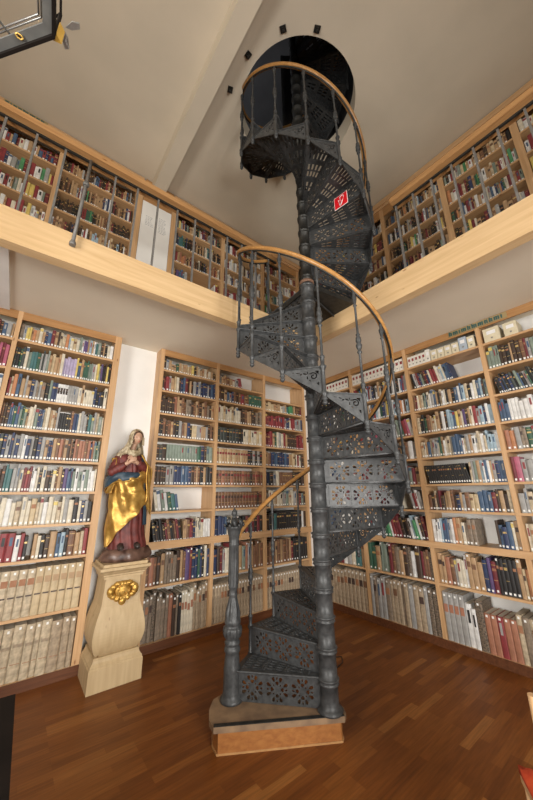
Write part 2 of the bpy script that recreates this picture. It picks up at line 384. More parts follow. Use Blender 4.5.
b.poly([v + Vector((0, 0, dz)) for dz in (0, .004) for v in q], [(3, 2, 1, 0), (4, 5, 6, 7), (0, 1, 5, 4), (1, 2, 6, 5), (2, 3, 7, 6), (3, 0, 4, 7)]); b.build('nosing_strip', darkiron, stair)
b = MB(); b.box(0, 1, 0, 1, 0, 1)  # moulding around the plinth foot
b = MB(); b.prism(inset_poly(-.022), 0.0005, .012); b.build('foot_moulding', dpine['x'], stair)
# central column
prof = [(.090, .150), (.090, .160), (.076, .172), (.064, .19)]
ks = [Z0 + RR * k for k in range(1, 19)]
for z in ks:
    prof += [(.062, z - .040), (.070, z - .037), (.0735, z - .031), (.070, z - .025), (.067, z - .018), (.069, z - .013), (.076, z - .007), (.076, z - .001), (.070, z + .003), (.0635, z + .006)]
prof += [(.063, 3.60)]
b = MB(); b.lathe(prof, 28); b.build('column', iron, stair)
b = MB(); b.lathe([(.064, 3.601), (.074, 3.61), (.074, 3.625), (.058, 3.64)], 24); c_ = b.build('column_collar', rust, stair); c_['label'] = 'rusty brown collar ring'
prof = [(.055, 3.641)]
RR2 = .187; ZL = 3.69
for j in range(-1, 27):
    z = ZL + RR2 * (j + 1)
    prof += [(.053, z - .040), (.060, z - .037), (.062, z - .032), (.060, z - .027), (.055, z - .024), (.055, z - .012), (.064, z - .009), (.064, z + .001), (.054, z + .004)]
b = MB(); b.lathe(prof, 24); b.build('upper_column', darkiron, stair)

# pierced plates
def petal(cx, cz, a, r1, r2, w):
    out = []
    for i in range(10):
        s = i / 10 * 2 * PI; u = (1 - math.cos(s)) / 2; l = r1 + (r2 - r1) * u; v = w * math.sin(s) * (0.45 + 0.8 * u)
        out.append((cx + l * math.cos(a) - v * math.sin(a), cz + l * math.sin(a) + v * math.cos(a)))
    return out
def riser_loops(h):
    loops = [[(.055, -h), (R - .004, -h), (R - .004, 0), (.055, 0)]]
    for i in range(3):
        cx = .187 + i * .183; cz = -h / 2 - .002; s = h / .19
        for k in range(4):
            a = k * PI / 2
            loops.append(petal(cx, cz, a, .024, .048, .0145))
            for d_ in (-.42, .42):
                loops.append(petal(cx, cz, a + d_, .047, .084 if k % 2 == 0 else .079, .0120))
            loops.append(petal(cx, cz, a, .056, .075, .0065))
            loops.append(petal(cx, cz, a + PI / 4, .026, .040, .0045))
    return loops
def tread_loops():
    a1 = math.radians(-DT)
    loops = [[(.055, .016), (R + .012, .016), (R + .012, -.001), P(a1, R + .012), P(a1, .055)]]
    bands = [(.175, .215, 2), (.225, .275, 2), (.330, .385, 4), (.397, .455, 4), (.500, .560, 5), (.572, .628, 6)]
    for r0, r1, n in bands:
        for i in range(n):
            aa = a1 * (0.09 + 0.82 * (i + .5) / n); hw = .0072 + .0022 * (n < 5) - .0012 * (n > 5)
            c, s_ = math.cos(aa), math.sin(aa)
            lim = R * math.cos(a1 / 2) / math.cos(aa - a1 / 2) - .02
            rr1 = min(r1, lim)
            loops.append([(r0 * c - hw * s_, r0 * s_ + hw * c), (r0 * c + hw * s_, r0 * s_ - hw * c), (rr1 * c + hw * s_, rr1 * s_ - hw * c), (rr1 * c - hw * s_, rr1 * s_ + hw * c)])
    return loops
LB = 2 * R * math.sin(math.radians(DT / 2))
def scroll(cx, cz, r, turns, w, start=0.0):
    o, i_ = [], []
    for k in range(26):
        f = k / 25; a = start + turns * 2 * PI * f; rr = r * (1 - .78 * f)
        o.append((cx + (rr + w / 2) * math.cos(a), cz + (rr + w / 2) * math.sin(a))); i_.append((cx + (rr - w / 2) * math.cos(a), cz + (rr - w / 2) * math.sin(a)))
    return o + i_[::-1]
def bracket_loops(h):
    loops = [[(.004, -h), (.022, -h), (LB - .004, -.016), (LB - .004, 0), (.004, 0)]]
    loops.append(scroll(.066, -.060, .028, 1.3, .0085, .6))
    loops.append([(.030, -.105), (.030, -.135), (.046, -.112)]); loops.append([(.028, -.022), (.060, -.022), (.030, -.048)])
    loops.append(petal(.105, -.045, math.radians(20), .004, .034, .006)); loops.append(petal(.105, -.045, math.radians(160), .004, .020, .005))
    loops.append(petal(.110, -.050, math.radians(-95), .004, .030, .005)); loops.append(petal(.105, -.045, math.radians(85), .004, .022, .005))
    loops.append(petal(.150, -.038, math.radians(-40), -.008, .012, .005)); loops.append(petal(.165, -.030, math.radians(10), -.006, .022, .004))
    loops.append(petal(.200, -.024, math.radians(10), -.004, .016, .003)); loops.append(petal(.085, -.095, math.radians(40), -.004, .016, .004))
    return loops
riser_me = pierced('riser', riser_loops(RR - .012), .007, [iron]); tread_me = pierced('tread', tread_loops(), .010, [iron])
brk_me = pierced('side_bracket', bracket_loops(RR), .007, [iron])
RXZ = Matrix.Rotation(PI / 2, 4, 'X')
riser_me.transform(RXZ); brk_me.transform(RXZ)
def add_solid(me, mb):
    bm = bmesh.new(); bm.from_mesh(me); tm = mb.mesh('t'); bm.from_mesh(tm); bm.to_mesh(me); bm.free(); bpy.data.meshes.remove(tm)
# raised frames on the riser: rails top and bottom, dividers, hub sleeve
b = MB()
b.box(.07, R - .004, -.010, -.0036, -.014, -.004); b.box(.07, R - .004, -.010, -.0036, -RR + .014, -RR + .024)
for xx in (.092, .278, .461, .645): b.box(xx - .005, xx + .005, -.0075, -.0036, -RR + .024, -.014)
b.box(.07, R - .004, .0036, .012, -.012, -.004)
add_solid(riser_me, b)
b = MB(); b.tube([(.07, .018, 0), (R + .012, .018, 0)], .0085, 8); b.box(.07, R, -.002, .016, -.012, -.005); add_solid(tread_me, b)
# floral relief on the tread top
b = MB()
a1 = math.radians(-DT)
for r0 in (.14, .295, .312, .47, .485, .635):
    n = max(2, int(r0 / .075))
    for i in range(n):
        aa = a1 * (0.1 + 0.8 * (i + .5) / n)
        b.lathe([(.011, .0048), (.007, .0085), (.001, .0095)], 5, Matrix.Translation((r0 * math.cos(aa), r0 * math.sin(aa), 0)))
add_solid(tread_me, b)
bal_prof = [(r_ * (1.22 if z_ > RR + .02 and r_ > .0115 else 1.0), z_) for r_, z_ in [(.004, -.090), (.014, -.082), (.019, -.070), (.014, -.060), (.010, -.056), (.016, -.052), (.021, -.044), (.014, -.034), (.017, -.020), (.021, -.010), (.021, .002), (.014, .012), (.0135, RR - .025),
            (.020, RR - .012), (.022, RR + .004), (.013, RR + .016), (.012, RR + .06), (.016, RR + .066), (.016, RR + .074), (.010, RR + .085),
            (.009, RR + .30), (.014, RR + .31), (.014, RR + .318), (.010, RR + .326), (.0155, RR + .345), (.019, RR + .365), (.012, RR + .385), (.018, RR + .40), (.0155, RR + .425), (.011, RR + .44), (.014, RR + .45), (.009, RR + .462),
            (.0085, RR + .68), (.013, RR + .69), (.009, RR + .70), (.014, RR + .74), (.016, RR + .76), (.011, RR + .775), (.010, RR + .815)]]
def bal_mesh(top):
    s_ = (top - RR) / (RR + .815 - RR)
    b = MB(); b.lathe([(r, z if z <= RR + .004 else RR + (z - RR) * s_) for r, z in bal_prof], 10); me = b.mesh('baluster'); me.materials.append(iron); return me
bal1 = bal_mesh(RR + .822); bal2 = bal_mesh(RR + .722)
hub_me = None
def step(ang, z, rr, bal, first_bal=True, with_bal=True):
    """tread whose front edge lies at ang (rad), top at z; riser below the front edge, bracket on the outer side"""
    tr = link('tread', tread_me, stair, (0, 0, z), (0, 0, ang))
    r = link('riser', riser_me, tr, (0, 0, -.006)); 
    k = link('side_bracket', brk_me, tr, (R + .002, 0, -.005), (0, 0, -PI / 2 - math.radians(DT) / 2))
    if with_bal:
        link('baluster', bal, stair, (R * math.cos(ang) * 1.012, R * math.sin(ang) * 1.012, z - rr), (0, 0, ang))
for k in range(1, 19):
    ang = math.radians(157.0 - DT * k)
    step(ang, Z0 + RR * k, RR, bal1, with_bal=(k > 1))
for j in range(-1, 26):
    ang = math.radians(-10.3 - DT * j)
    zt = ZL + RR2 * (j + 1)
    step(ang, zt, RR2, bal2, with_bal=True)
# landing plate between the last step, the column and the gallery corner
b = MB()
lp = [(-.02, .075), (.07, -.08), (.555, -.14), (.555, .655), (.03, .655)]
b.prism(lp, 3.525, 3.578); b.build('landing_plate', darkiron, stair)
# newel post
NX, NY = .712 * math.cos(nw), .712 * math.sin(nw)
b = MB()
def flute(a, z):
    if .90 < z < 1.19: return 1 + .10 * math.cos(12 * a)
    if .67 < z < .81: return 1 + .10 * math.cos(8 * a)
    if .535 < z < .615: return 1 + .06 * math.cos(14 * a)
    return 1
npf = [(.105, .151), (.107, .162), (.098, .172), (.086, .185), (.080, .20), (.076, .33), (.079, .345), (.074, .36), (.066, .43), (.064, .445), (.074, .455), (.077, .47), (.070, .485), (.062, .492), (.072, .502), (.074, .515), (.062, .528),
       (.060, .535), (.078, .55), (.088, .575), (.091, .60), (.084, .614), (.068, .622), (.074, .632), (.080, .645), (.076, .66), (.072, .67), (.070, .70), (.060, .74), (.048, .78), (.040, .812), (.040, .822), (.046, .83), (.040, .84), (.039, .87), (.047, .88), (.047, .892), (.040, .90),
       (.041, .91), (.041, 1.05), (.039, 1.18), (.045, 1.19), (.047, 1.20), (.042, 1.212), (.046, 1.24), (.047, 1.255), (.053, 1.27), (.060, 1.30), (.066, 1.318), (.076, 1.325), (.077, 1.336), (.060, 1.345), (.034, 1.352), (.028, 1.40), (.016, 1.412), (.022, 1.42), (.028, 1.438), (.024, 1.456), (.010, 1.468), (.011, 1.475), (.003, 1.482)]
npf = [(r_ * (.80 if z_ < .9 else .92), z_) for r_, z_ in npf]
b.lathe(npf, 48, Matrix.Translation((NX, NY, 0)), mod=flute); newel = b.build('newel_post', iron, stair)
b = MB()
for i in range(6):
    a = i * PI / 3; c, s_ = math.cos(a), math.sin(a)
    pa = [(NX + r * c, NY + r * s_, z) for r, z in ((.066, 1.336), (.060, 1.375), (.044, 1.402), (.050, 1.39))]
    b.tube(pa, [.014, .017, .011, .004], 7)
    a += PI / 6; c, s_ = math.cos(a), math.sin(a)
    b.tube([(NX + r * c, NY + r * s_, z) for r, z in ((.074, 1.335), (.080, 1.352), (.072, 1.362))], [.012, .011, .004], 7)
b.build('crown_leaves', iron, newel)
# handrails
def rail(name, fpos, t0, t1, n, caps=(.0, .0)):
    pts = [fpos(t0 + (t1 - t0) * i / n) for i in range(n + 1)]
    b = MB(); b.tube(pts, .0245, 12, flat=.82); o = b.build(name, railwood, stair)
    b = MB(); b.tube([(p[0], p[1], p[2] - .022) for p in pts], .009, 6); b.build('rail_iron', darkiron, o)
    return o
def h1(k):
    a = math.radians(157.0 - DT * k); z = Z0 + RR * k + .842
    if k < 2: z += (2 - k) * .06
    if k > 15.5: z -= (k - 15.5) * .02
    r = R * 1.012
    if k > 17: r -= (k - 17) * .10; z -= (k - 17) * .05
    return (r * math.cos(a), r * math.sin(a), z)
rail('handrail', h1, 1.12, 17.75, 150)
def h2(j):
    a = math.radians(-10.3 - DT * j); z = ZL + RR2 * (j + 1) + .742
    return (R * 1.012 * math.cos(a), R * 1.012 * math.sin(a), z)
rail('handrail', h2, -1.2, 24, 210)

# red sign fixed under a riser of the upper flight
def fire_sign(label, j, r0, zt):
    ang = math.radians(-10.3 - DT * j)
    t = thing('fire_hose_sign', label, 'sign', (AX, AY, zt), ang)
    s = .145
    def rr_(x0, x1, z0, z1, y0, y1, mat, nm):
        b = MB(); b.box(x0, x1, y0, y1, z0, z1); return b.build(nm, mat, t)
    y = -.0125
    rr_(r0, r0 + s, -s, 0, y - .003, y, signwhite, 'plate_border')
    rr_(r0 + .005, r0 + s - .005, -s + .005, -.005, y - .0045, y - .0031, signred, 'plate')
    b = MB(); cx = r0 + s / 2; M0 = Matrix(((1, 0, 0, cx), (0, 1, 0, y - .0055), (0, 0, 1, -s / 2), (0, 0, 0, 1)))
    # extinguisher-like pictogram: tapered body, neck, hose loop
    def line(pts, w_):
        b.tube([M0 @ Vector((p[0], 0, p[1])) for p in pts], w_, 6)
    line([(-.022, .012), (-.010, -.055), (.004, -.040), (.020, -.008), (.034, .030), (.030, .048), (.010, .052), (-.012, .040)], .0038)
    line([(-.030, .018), (-.014, .010), (.000, .022), (-.010, .034), (.006, -.010), (-.006, -.044)], .0032)
    b.build('pictogram', signwhite, t)
fire_sign('small square red fire sign with white pictogram on an upper stair riser', 3, .392, ZL + RR2 * 4 - .065)
fire_sign('red fire sign almost hidden on the stair near the ceiling opening', 11, .25, ZL + RR2 * 12 - .03)

# cable on the floor behind the column
b = MB(); b.tube([(2.10, 1.99, .16), (2.30, 2.17, .02), (2.62, 2.42, .006), (2.82, 2.47, .005), (2.90, 2.55, .005), (2.82, 2.60, .005), (2.7, 2.56, .005)], .004, 6)
tag(b.build('cable', cablem), 'thin black cable curling on the parquet behind the stair column', 'cable')

# iron brackets round the ceiling hole
for i, (dx, dy, wh) in enumerate(((-.620, -.458, 'nearest the camera, left of the upper edge of the opening'), (-.348, -.665, 'above the ceiling opening, furthest right of the four'), (-.789, -.085, 'beside the ceiling opening, between two others'), (-.784, .289, 'closest to the white ceiling beam, lowest of the four'))):
    t = thing('ceiling_bracket', ['small dark iron bracket above the ceiling opening, second from the right', 'small dark iron bracket above the ceiling opening, furthest right', 'small dark iron bracket left of the ceiling opening, upper one', 'small dark iron bracket left of the ceiling opening, lower one'][i], 'bracket', (AX + dx, AY + dy, ZC - .001), math.atan2(dy, dx), group='iron brackets round the opening')
    b = MB(); b.box(-.030, .024, -.030, .030, -.014, 0); b.box(-.012, .016, -.014, .014, -.032, -.012); b.build('plate', darkiron, t)
    b = MB(); b.lathe([(.008, -.050), (.012, -.045), (.012, -.032)], 8); b.build('bolt', darkiron, t)

# ------------------------------------------------------------------ pedestal and statue
ped = thing('pedestal', 'limed pine pedestal with bulging body carrying the statue', 'pedestal', (.968, 3.68, 0))
b = MB()
def ring(hw, y0, y1, z): return [(-hw, y0, z), (hw, y0, z), (hw, y1, z), (-hw, y1, z)]
def stack(prof):
    pts = []; 
    for hw, yf, z in prof: pts += ring(hw, yf, .178, z)
    n = len(prof); f = [(3, 2, 1, 0), (4 * (n - 1), 4 * (n - 1) + 1, 4 * (n - 1) + 2, 4 * (n - 1) + 3)]
    for k in range(n - 1):
        for i in range(4): f.append((4 * k + i, 4 * k + (i + 1) % 4, 4 * (k + 1) + (i + 1) % 4, 4 * (k + 1) + i))
    return pts, f
b.poly(*stack([(.224, -.232, .0), (.224, -.232, .165), (.216, -.224, .175), (.216, -.224, .185), (.200, -.208, .205), (.192, -.200, .225), (.192, -.200, .243)])); b.build('base', lime, ped)
body = []
for i in range(25):
    f = i / 24; z = .244 + f * .60
    hw = .172 + .050 * math.sin(PI * min(1, (f / .62)) ** .8) if f < .62 else .172 - .014 * math.sin(PI * (f - .62) / .38 * .5)
    yf = -(hw * .96 + .012)
    body.append((hw, yf, z))
b = MB(); b.poly(*stack(body)); b.build('body', lime, ped)
b = MB(); b.poly(*stack([(.176, -.180, .845), (.176, -.180, .865), (.186, -.190, .872), (.186, -.190, .884), (.196, -.202, .892), (.206, -.216, .908), (.222, -.232, .920), (.228, -.238, .924), (.228, -.238, .948), (.20, -.21, .950), (.20, -.21, .975)])); b.build('capital', lime, ped)
# gilded cartouche
b = MB(); cz = .735
def blob(cx, cz_, rx, rz, ry, yc=-.186, seg=12):
    pts = []; fs = []
    for i in range(7):
        ph = i / 6 * PI / 2
        for k in range(seg):
            a = 2 * PI * k / seg; pts.append((cx + rx * math.cos(a) * math.cos(ph), yc - ry * math.sin(ph), cz_ + rz * math.sin(a) * math.cos(ph)))
    for i in range(6):
        for k in range(seg): fs.append((i * seg + k, i * seg + (k + 1) % seg, (i + 1) * seg + (k + 1) % seg, (i + 1) * seg + k))
    b.poly(pts, fs, 0, True)
blob(0, cz, .075, .065, .022)
for a in range(0, 360, 20):
    aa = math.radians(a); blob(.095 * math.cos(aa) * (1.15 if abs(math.cos(aa)) > .6 else .8), cz + .060 * math.sin(aa), .032, .026, .024)
blob(-.108, cz + .005, .034, .040, .030); blob(.108, cz + .005, .034, .044, .028); blob(0, cz - .085, .034, .038, .026); blob(-.05, cz + .062, .036, .022, .03); blob(.05, cz + .062, .036, .022, .03); blob(-.045, cz - .062, .03, .026, .028); blob(.045, cz - .062, .03, .026, .028)
pts = [(.048 * math.cos(2 * PI * i / 24), -.212, cz + .048 * math.sin(2 * PI * i / 24)) for i in range(25)]
b.tube(pts, .007, 6, caps=False); b.tube([(-.015, -.212, cz + .02), (.012, -.214, cz + .012), (-.008, -.214, cz - .006), (.014, -.212, cz - .022)], .006, 6)
c_ = b.build('cartouche', gold, ped); c_['label'] = 'gilded carved cartouche on the pedestal front'

# statue (local origin at rock base, facing -y turned slightly)
statue = thing('statue', 'painted wooden statue of a veiled woman with hands crossed, gilded mantle', 'statue', (.985, 3.665, .976))
def shell(name, mat, f, u0, u1, v0, v1, nu, nv, parent, closed=False, thick=.006):
    """surface f(u,v)->Vector, solidified"""
    b = MB(); pts = [f(u0 + (u1 - u0) * i / nu, v0 + (v1 - v0) * j / nv) for j in range(nv + 1) for i in range(nu + 1)]
    fs = [(j * (nu + 1) + i, j * (nu + 1) + i + 1, (j + 1) * (nu + 1) + i + 1, (j + 1) * (nu + 1) + i) for j in range(nv) for i in range(nu)]
    b.poly(pts, fs, 0, True); o = b.build(name, mat, parent)
    if thick:
        m = o.modifiers.new('solid', 'SOLIDIFY'); m.thickness = thick; m.offset = -1
    return o
def lerp(tab, z):
    if z <= tab[0][0]: return tab[0][1:]
    for p, q in zip(tab, tab[1:]):
        if z <= q[0]:
            s_ = (z - p[0]) / (q[0] - p[0]); s_ = s_ * s_ * (3 - 2 * s_)
            return tuple(a + (c - a) * s_ for a, c in zip(p[1:], q[1:]))
    return tab[-1][1:]
# z, cx, cy, rx, ry
BT = [(.10, .025, 0, .180, .130), (.30, .0, 0, .165, .120), (.55, -.01, -.005, .155, .118), (.75, -.015, 0, .135, .105), (.86, -.035, 0, .118, .095), (.95, -.045, 0, .130, .098), (1.01, -.048, .005, .140, .090), (1.06, -.042, .01, .110, .070), (1.09, -.030, .01, .055, .05), (1.12, -.024, .008, .040, .042)]
def fold(a, z, amp, n=9, tw=2.0):
    return amp * (math.sin(n * a + tw * z * 6) * .6 + math.sin((n * 1.7) * a - tw * z * 4 + 1) * .4)
def bodyf(off=0, amp=.0, n=9, tw=1.0):
    def f(a, z):
        cx, cy, rx, ry = lerp(BT, z); k = fold(a, z, amp, n, tw)
        return Vector((cx + (rx + off + k) * math.cos(a), cy + (ry + off + k) * math.sin(a), z))
    return f
g = bodyf(0, .010, 15, .15)
def dressf(a, z):
    p = g(a, z); return p
shell('dress', redrobe, dressf, 0, 2 * PI, .10, 1.08, 72, 40, statue, thick=0)
# rock and shoes
b = MB(); pr = random.Random(4); pts = []; seg = 28
for j, (z, s_) in enumerate(((0, 1.0), (.03, 1.06), (.07, 1.0), (.105, .88), (.115, .5), (.117, .1))):
    for i in range(seg):
        a = 2 * PI * i / seg; k = s_ * (1 + pr.uniform(-.05, .05)); pts.append((.022 + .215 * k * math.cos(a) + (.02 * math.cos(3 * a)), .185 * k * math.sin(a) * .98, z + (pr.uniform(-.008, .008) if 0 < j < 4 else 0)))
fs = [(j * seg + i, j * seg + (i + 1) % seg, (j + 1) * seg + (i + 1) % seg, (j + 1) * seg + i) for j in range(5) for i in range(seg)] + [tuple(range(seg - 1, -1, -1)), tuple(range(5 * seg, 6 * seg))]
b.poly(pts, fs, 0, True); b.build('rock_base', rockm, statue)
for sx, yy in ((-.072, -.150), (.078, -.135)):
    b = MB(); b.tube([(sx * .9, -.06, .135), (sx, yy + .03, .14), (sx * 1.05, yy - .02, .130), (sx * 1.10, yy - .055, .122)], [.03, .032, .028, .012], 10); b.build('shoe', shoem, statue)
# gilded mantle: wraps the front from hip to shin, hem running diagonally
def mantlef(u, v):
    # u 0..1 from statue's right side (image left) round the front to its left side
    a = math.radians(-205 + 205 * u)
    top = .93 - .24 * math.sin(PI * min(1, u * 1.15)) ** 2 * .5 - .10 * (1 - u) * 0 - .03
    top = .80 + .14 * abs(u - .45) * 1.6
    bot = .135 + .50 * max(0, (u - .22) / .78) ** .85 + (.06 * (.12 - u) / .12 if u < .12 else 0)
    z = top + (bot - top) * v
    cx, cy, rx, ry = lerp(BT, z)
    k = .018 + .010 * math.sin(v * 10 - u * 22 + 1.5 * math.sin(6 * u)) + .006 * abs(math.sin(16 * u - 12 * v + 1.2 * math.sin(9 * v))) + .005 * math.sin(40 * u - 6 * v) + .022 * math.exp(-((u - .42) / .14) ** 2 - ((v - .45) / .22) ** 2)
    bulge = .03 * math.exp(-((v - .12) / .12) ** 2)
    return Vector((cx + (rx + k + bulge * .7 + .012) * math.cos(a), cy + (ry + k + bulge + .012) * math.sin(a), z))
shell('mantle', gold, mantlef, 0, 1, 0, 1, 80, 60, statue, thick=.008)
# blue turned-over lining above the gold, sweeping from the right elbow across the waist
def sashf(u, v):
    a = math.radians(-215 + 195 * u)
    zc = .69 + .15 * u ** .9 + .02 * math.sin(5 * u); wv = .066 * (1 - .60 * u)
    z = zc + (0.5 - v) * 2 * wv + .02
    cx, cy, rx, ry = lerp(BT, z)
    k = .040 + .018 * math.sin(PI * v) + .007 * math.sin(18 * u + 5 * v) + .075 * (1 - u) ** 2.5
    return Vector((cx + (rx + k) * math.cos(a), cy + (ry + k) * math.sin(a), z))
c_ = shell('mantle_lining', bluecl, sashf, 0, 1, 0, 1, 60, 12, statue); c_['label'] = 'dark blue turned-over lining of the mantle'
# gold edge hanging under the blue lining on the image-left side
def edgef(u, v):
    p = sashf(u, 1.0 + .0 * v); q = mantlef(min(1, .02 + u * .95), .10)
    r = p.lerp(q, v); r.y -= .02 * math.sin(PI * v); return r
shell('mantle_edge', gold, edgef, 0, .9, 0, 1, 50, 8, statue)
# cloak falling from the left shoulder (image right), gold outside, blue lining inside
def cloakf(u, v):
    z = 1.045 - v * (.50 + .14 * u)
    e = min(1, v * 4)
    x = .055 + .060 * e + (.045 + .060 * e) * u + .02 * v
    y = -.085 - .03 * e * (1 - u) + .13 * u + .010 * math.sin(18 * u + 5 * v)
    return Vector((x + .008 * math.sin(9 * v + 6 * u), y, z))
shell('cloak', gold, cloakf, 0, 1, 0, 1, 24, 40, statue, thick=.01)
def cloakb(u, v):
    z = 1.06 - v * .74
    a = math.radians(-52 + 50 * u)
    cx, cy, rx, ry = lerp(BT, z)
    k = .022 + .008 * math.sin(15 * u + 7 * v)
    w_ = 1 if v < .3 else 1
    return Vector((cx + (rx + k) * math.cos(a) , cy + (ry + k) * math.sin(a), z))
shell('cloak_lining', bluecl, cloakb, .25, 1, 0, 1, 16, 30, statue)
def cloakl(u, v):
    z = 1.00 - v * .36; a = math.radians(150 + 60 * u)
    cx, cy, rx, ry = lerp(BT, z)
    k = .03 + .05 * v + .008 * math.sin(12 * u + 9 * v)
    return Vector((cx + (rx + k) * math.cos(a), cy + (ry + k) * math.sin(a), z))
shell('cloak_side', gold, cloakl, 0, 1, 0, 1, 16, 24, statue)

# body: one continuous skinned figure (neck, arms, hands with fingers)
def skinned(name, mat, nodes, edges, parent, root=0, sub=1):
    bm = bmesh.new(); sk = bm.verts.layers.skin.verify()
    vs = []
    for (x, y, z, r) in nodes:
        v = bm.verts.new((x, y, z)); v[sk].radius = (r, r); vs.append(v)
    vs[root][sk].use_root = True
    for a_, c in edges: bm.edges.new((vs[a_], vs[c]))
    me = bpy.data.meshes.new(name); bm.to_mesh(me); bm.free(); me.materials.append(mat)
    o = link(name, me, parent); m = o.modifiers.new('skin', 'SKIN'); m.use_smooth_shade = True
    s_ = o.modifiers.new('sub', 'SUBSURF'); s_.levels = sub; s_.render_levels = sub
    dg = bpy.context.evaluated_depsgraph_get(); dg.update()
    me2 = bpy.data.meshes.new_from_object(o.evaluated_get(dg)); me2.name = name
    o.modifiers.clear(); o.data = me2; me2.materials.clear(); me2.materials.append(mat)
    for p in me2.polygons: p.use_smooth = True
    return o
N_ = []; E_ = []
def nd(x, y, z, r, par=None):
    N_.append((x, y, z, r)); 
    if par is not None: E_.append((par, len(N_) - 1))
    return len(N_) - 1
hips = nd(0, 0, .62, .07); ch = nd(-.04, 0, .92, .075, hips); nb = nd(-.032, .005, 1.05, .040, ch); nk = nd(-.020, -.008, 1.12, .030, nb); hd = nd(-.008, -.020, 1.18, .030, nk)
def arm(sx, hand):
    sh = nd(-.045 + sx * .105, .0, 1.0, .036, ch)
    el = nd(-.052 + sx * .160, -.045, .84 + .04 * (sx > 0), .030, sh)
    wr = nd(*hand[0], .018, el)
    pm = nd(*hand[1], .020, wr)
    d = (Vector(hand[1]) - Vector(hand[0])).normalized(); s_ = d.cross(Vector((0, -1, 0))).normalized()
    for i, ln in enumerate((.034, .040, .037, .030)):
        base = Vector(hand[1]) + s_ * (i - 1.5) * .0115 + d * .012
        a0 = nd(*base, .0065, pm); a1_ = nd(*(base + d * ln * .55 + Vector((0, .002, 0))), .0058, a0); nd(*(base + d * ln + Vector((0, .008, 0))), .0045, a1_)
    tb = Vector(hand[0]) + d * .02 + s_ * -.024
    a0 = nd(*tb, .0075, wr); nd(*(tb + d * .022 - s_ * .010), .0060, a0)
arm(-1, [(-.100, -.128, .935), (-.052, -.152, .972)])
arm(1, [(.000, -.128, .955), (-.055, -.140, .990)])
skinned('body', skin, N_, E_, statue)
# sleeves over the arms
for sx, hand in ((-1, (-.110, -.126, .928)), (1, (.015, -.122, .948))):
    sh = (-.045 + sx * .108, .0, 1.0); el = (-.052 + sx * .165, -.045, .845 + .04 * (sx > 0))
    b = MB(); path = []; rad = []
    for i in range(25):
        f = i / 24
        if f < .5: q = Vector(sh).lerp(Vector(el), f * 2)
        else: q = Vector(el).lerp(Vector(hand), (f - .5) * 2)
        path.append(q); rad.append(.050 - .006 * abs(f - .5) + .0045 * math.sin(f * 60) - (.018 * max(0, f - .8) / .2))
    path = [path[0]] + [(path[i - 1] + path[i] * 2 + path[i + 1]) / 4 for i in range(1, 24)] + [path[-1]]
    b.tube(path, rad, 14); b.build('sleeve', redrobe, statue)
# head with face
HX, HY, HZ = -.004, -.030, 1.232
HM = Matrix.Translation((HX, HY, HZ)) @ Matrix.Rotation(math.radians(12), 4, 'Z') @ Matrix.Rotation(math.radians(-8), 4, 'Y') @ Matrix.Rotation(math.radians(14), 4, 'X')
b = MB(); nu, nv = 40, 30; pts = []
for j in range(nv + 1):
    ph = -PI / 2 + PI * j / nv
    for i in range(nu):
        a = 2 * PI * i / nu; x = .062 * math.cos(ph) * math.cos(a); y = .066 * math.cos(ph) * math.sin(a); z = .080 * math.sin(ph)
        if y < 0:
            jaw = max(0, -z - .01) / .07; x *= 1 - .30 * jaw; y *= 1 - .08 * jaw
            fx = x; y -= .020 * math.exp(-(fx / .0085) ** 2 - ((z + .008) / .017) ** 2)      # nose
            y -= .006 * math.exp(-(fx / .006) ** 2 - ((z - .014) / .016) ** 2)
            y -= .006 * math.exp(-(fx / .016) ** 2 - ((z + .036) / .006) ** 2)                # lips
            y -= .006 * math.exp(-(fx / .018) ** 2 - ((z + .064) / .012) ** 2)                # chin
            for ex in (-.022, .022): y += .008 * math.exp(-((fx - ex) / .011) ** 2 - ((z - .006) / .008) ** 2)
            y -= .004 * math.exp(-((abs(fx) - .022) / .016) ** 2 - ((z - .022) / .006) ** 2)
        pts.append(HM @ Vector((x, y, z)))
fs = [(j * nu + i, j * nu + (i + 1) % nu, (j + 1) * nu + (i + 1) % nu, (j + 1) * nu + i) for j in range(nv) for i in range(nu)]
b.poly(pts, fs, 0, True); head = b.build('head', skin, statue)
lipm = noisy('painted_lips', (.42, .10, .07), (.48, .13, .09), 10); eyem = noisy('painted_eyes', (.03, .02, .015), (.05, .03, .02), 10, rough=.2)
hairm = noisy('brown_hair', (.06, .03, .015), (.12, .06, .03), 30)
b = MB()
b.tube([HM @ Vector((x, -.0625 - .003 * (1 - abs(x) / .014), -.036)) for x in (-.014, -.007, 0, .007, .014)], [.0015, .004, .0048, .004, .0015], 8, flat=.8); b.build('lips', lipm, head)
for ex in (-.022, .022):
    b = MB(); b.tube([HM @ Vector((ex + dx, -.0535 + abs(dx) * .25, .004)) for dx in (-.010, -.005, 0, .005, .010)], [.0012, .0042, .0050, .0042, .0012], 8, flat=.6); b.build('eye', eyem, head)
    b = MB(); b.tube([HM @ Vector((ex * 1.05 + dx, -.0575 + abs(dx) * .35, .021 - abs(dx) * .25)) for dx in (-.012, 0, .012)], .0022, 6); b.build('eyebrow', hairm, head)
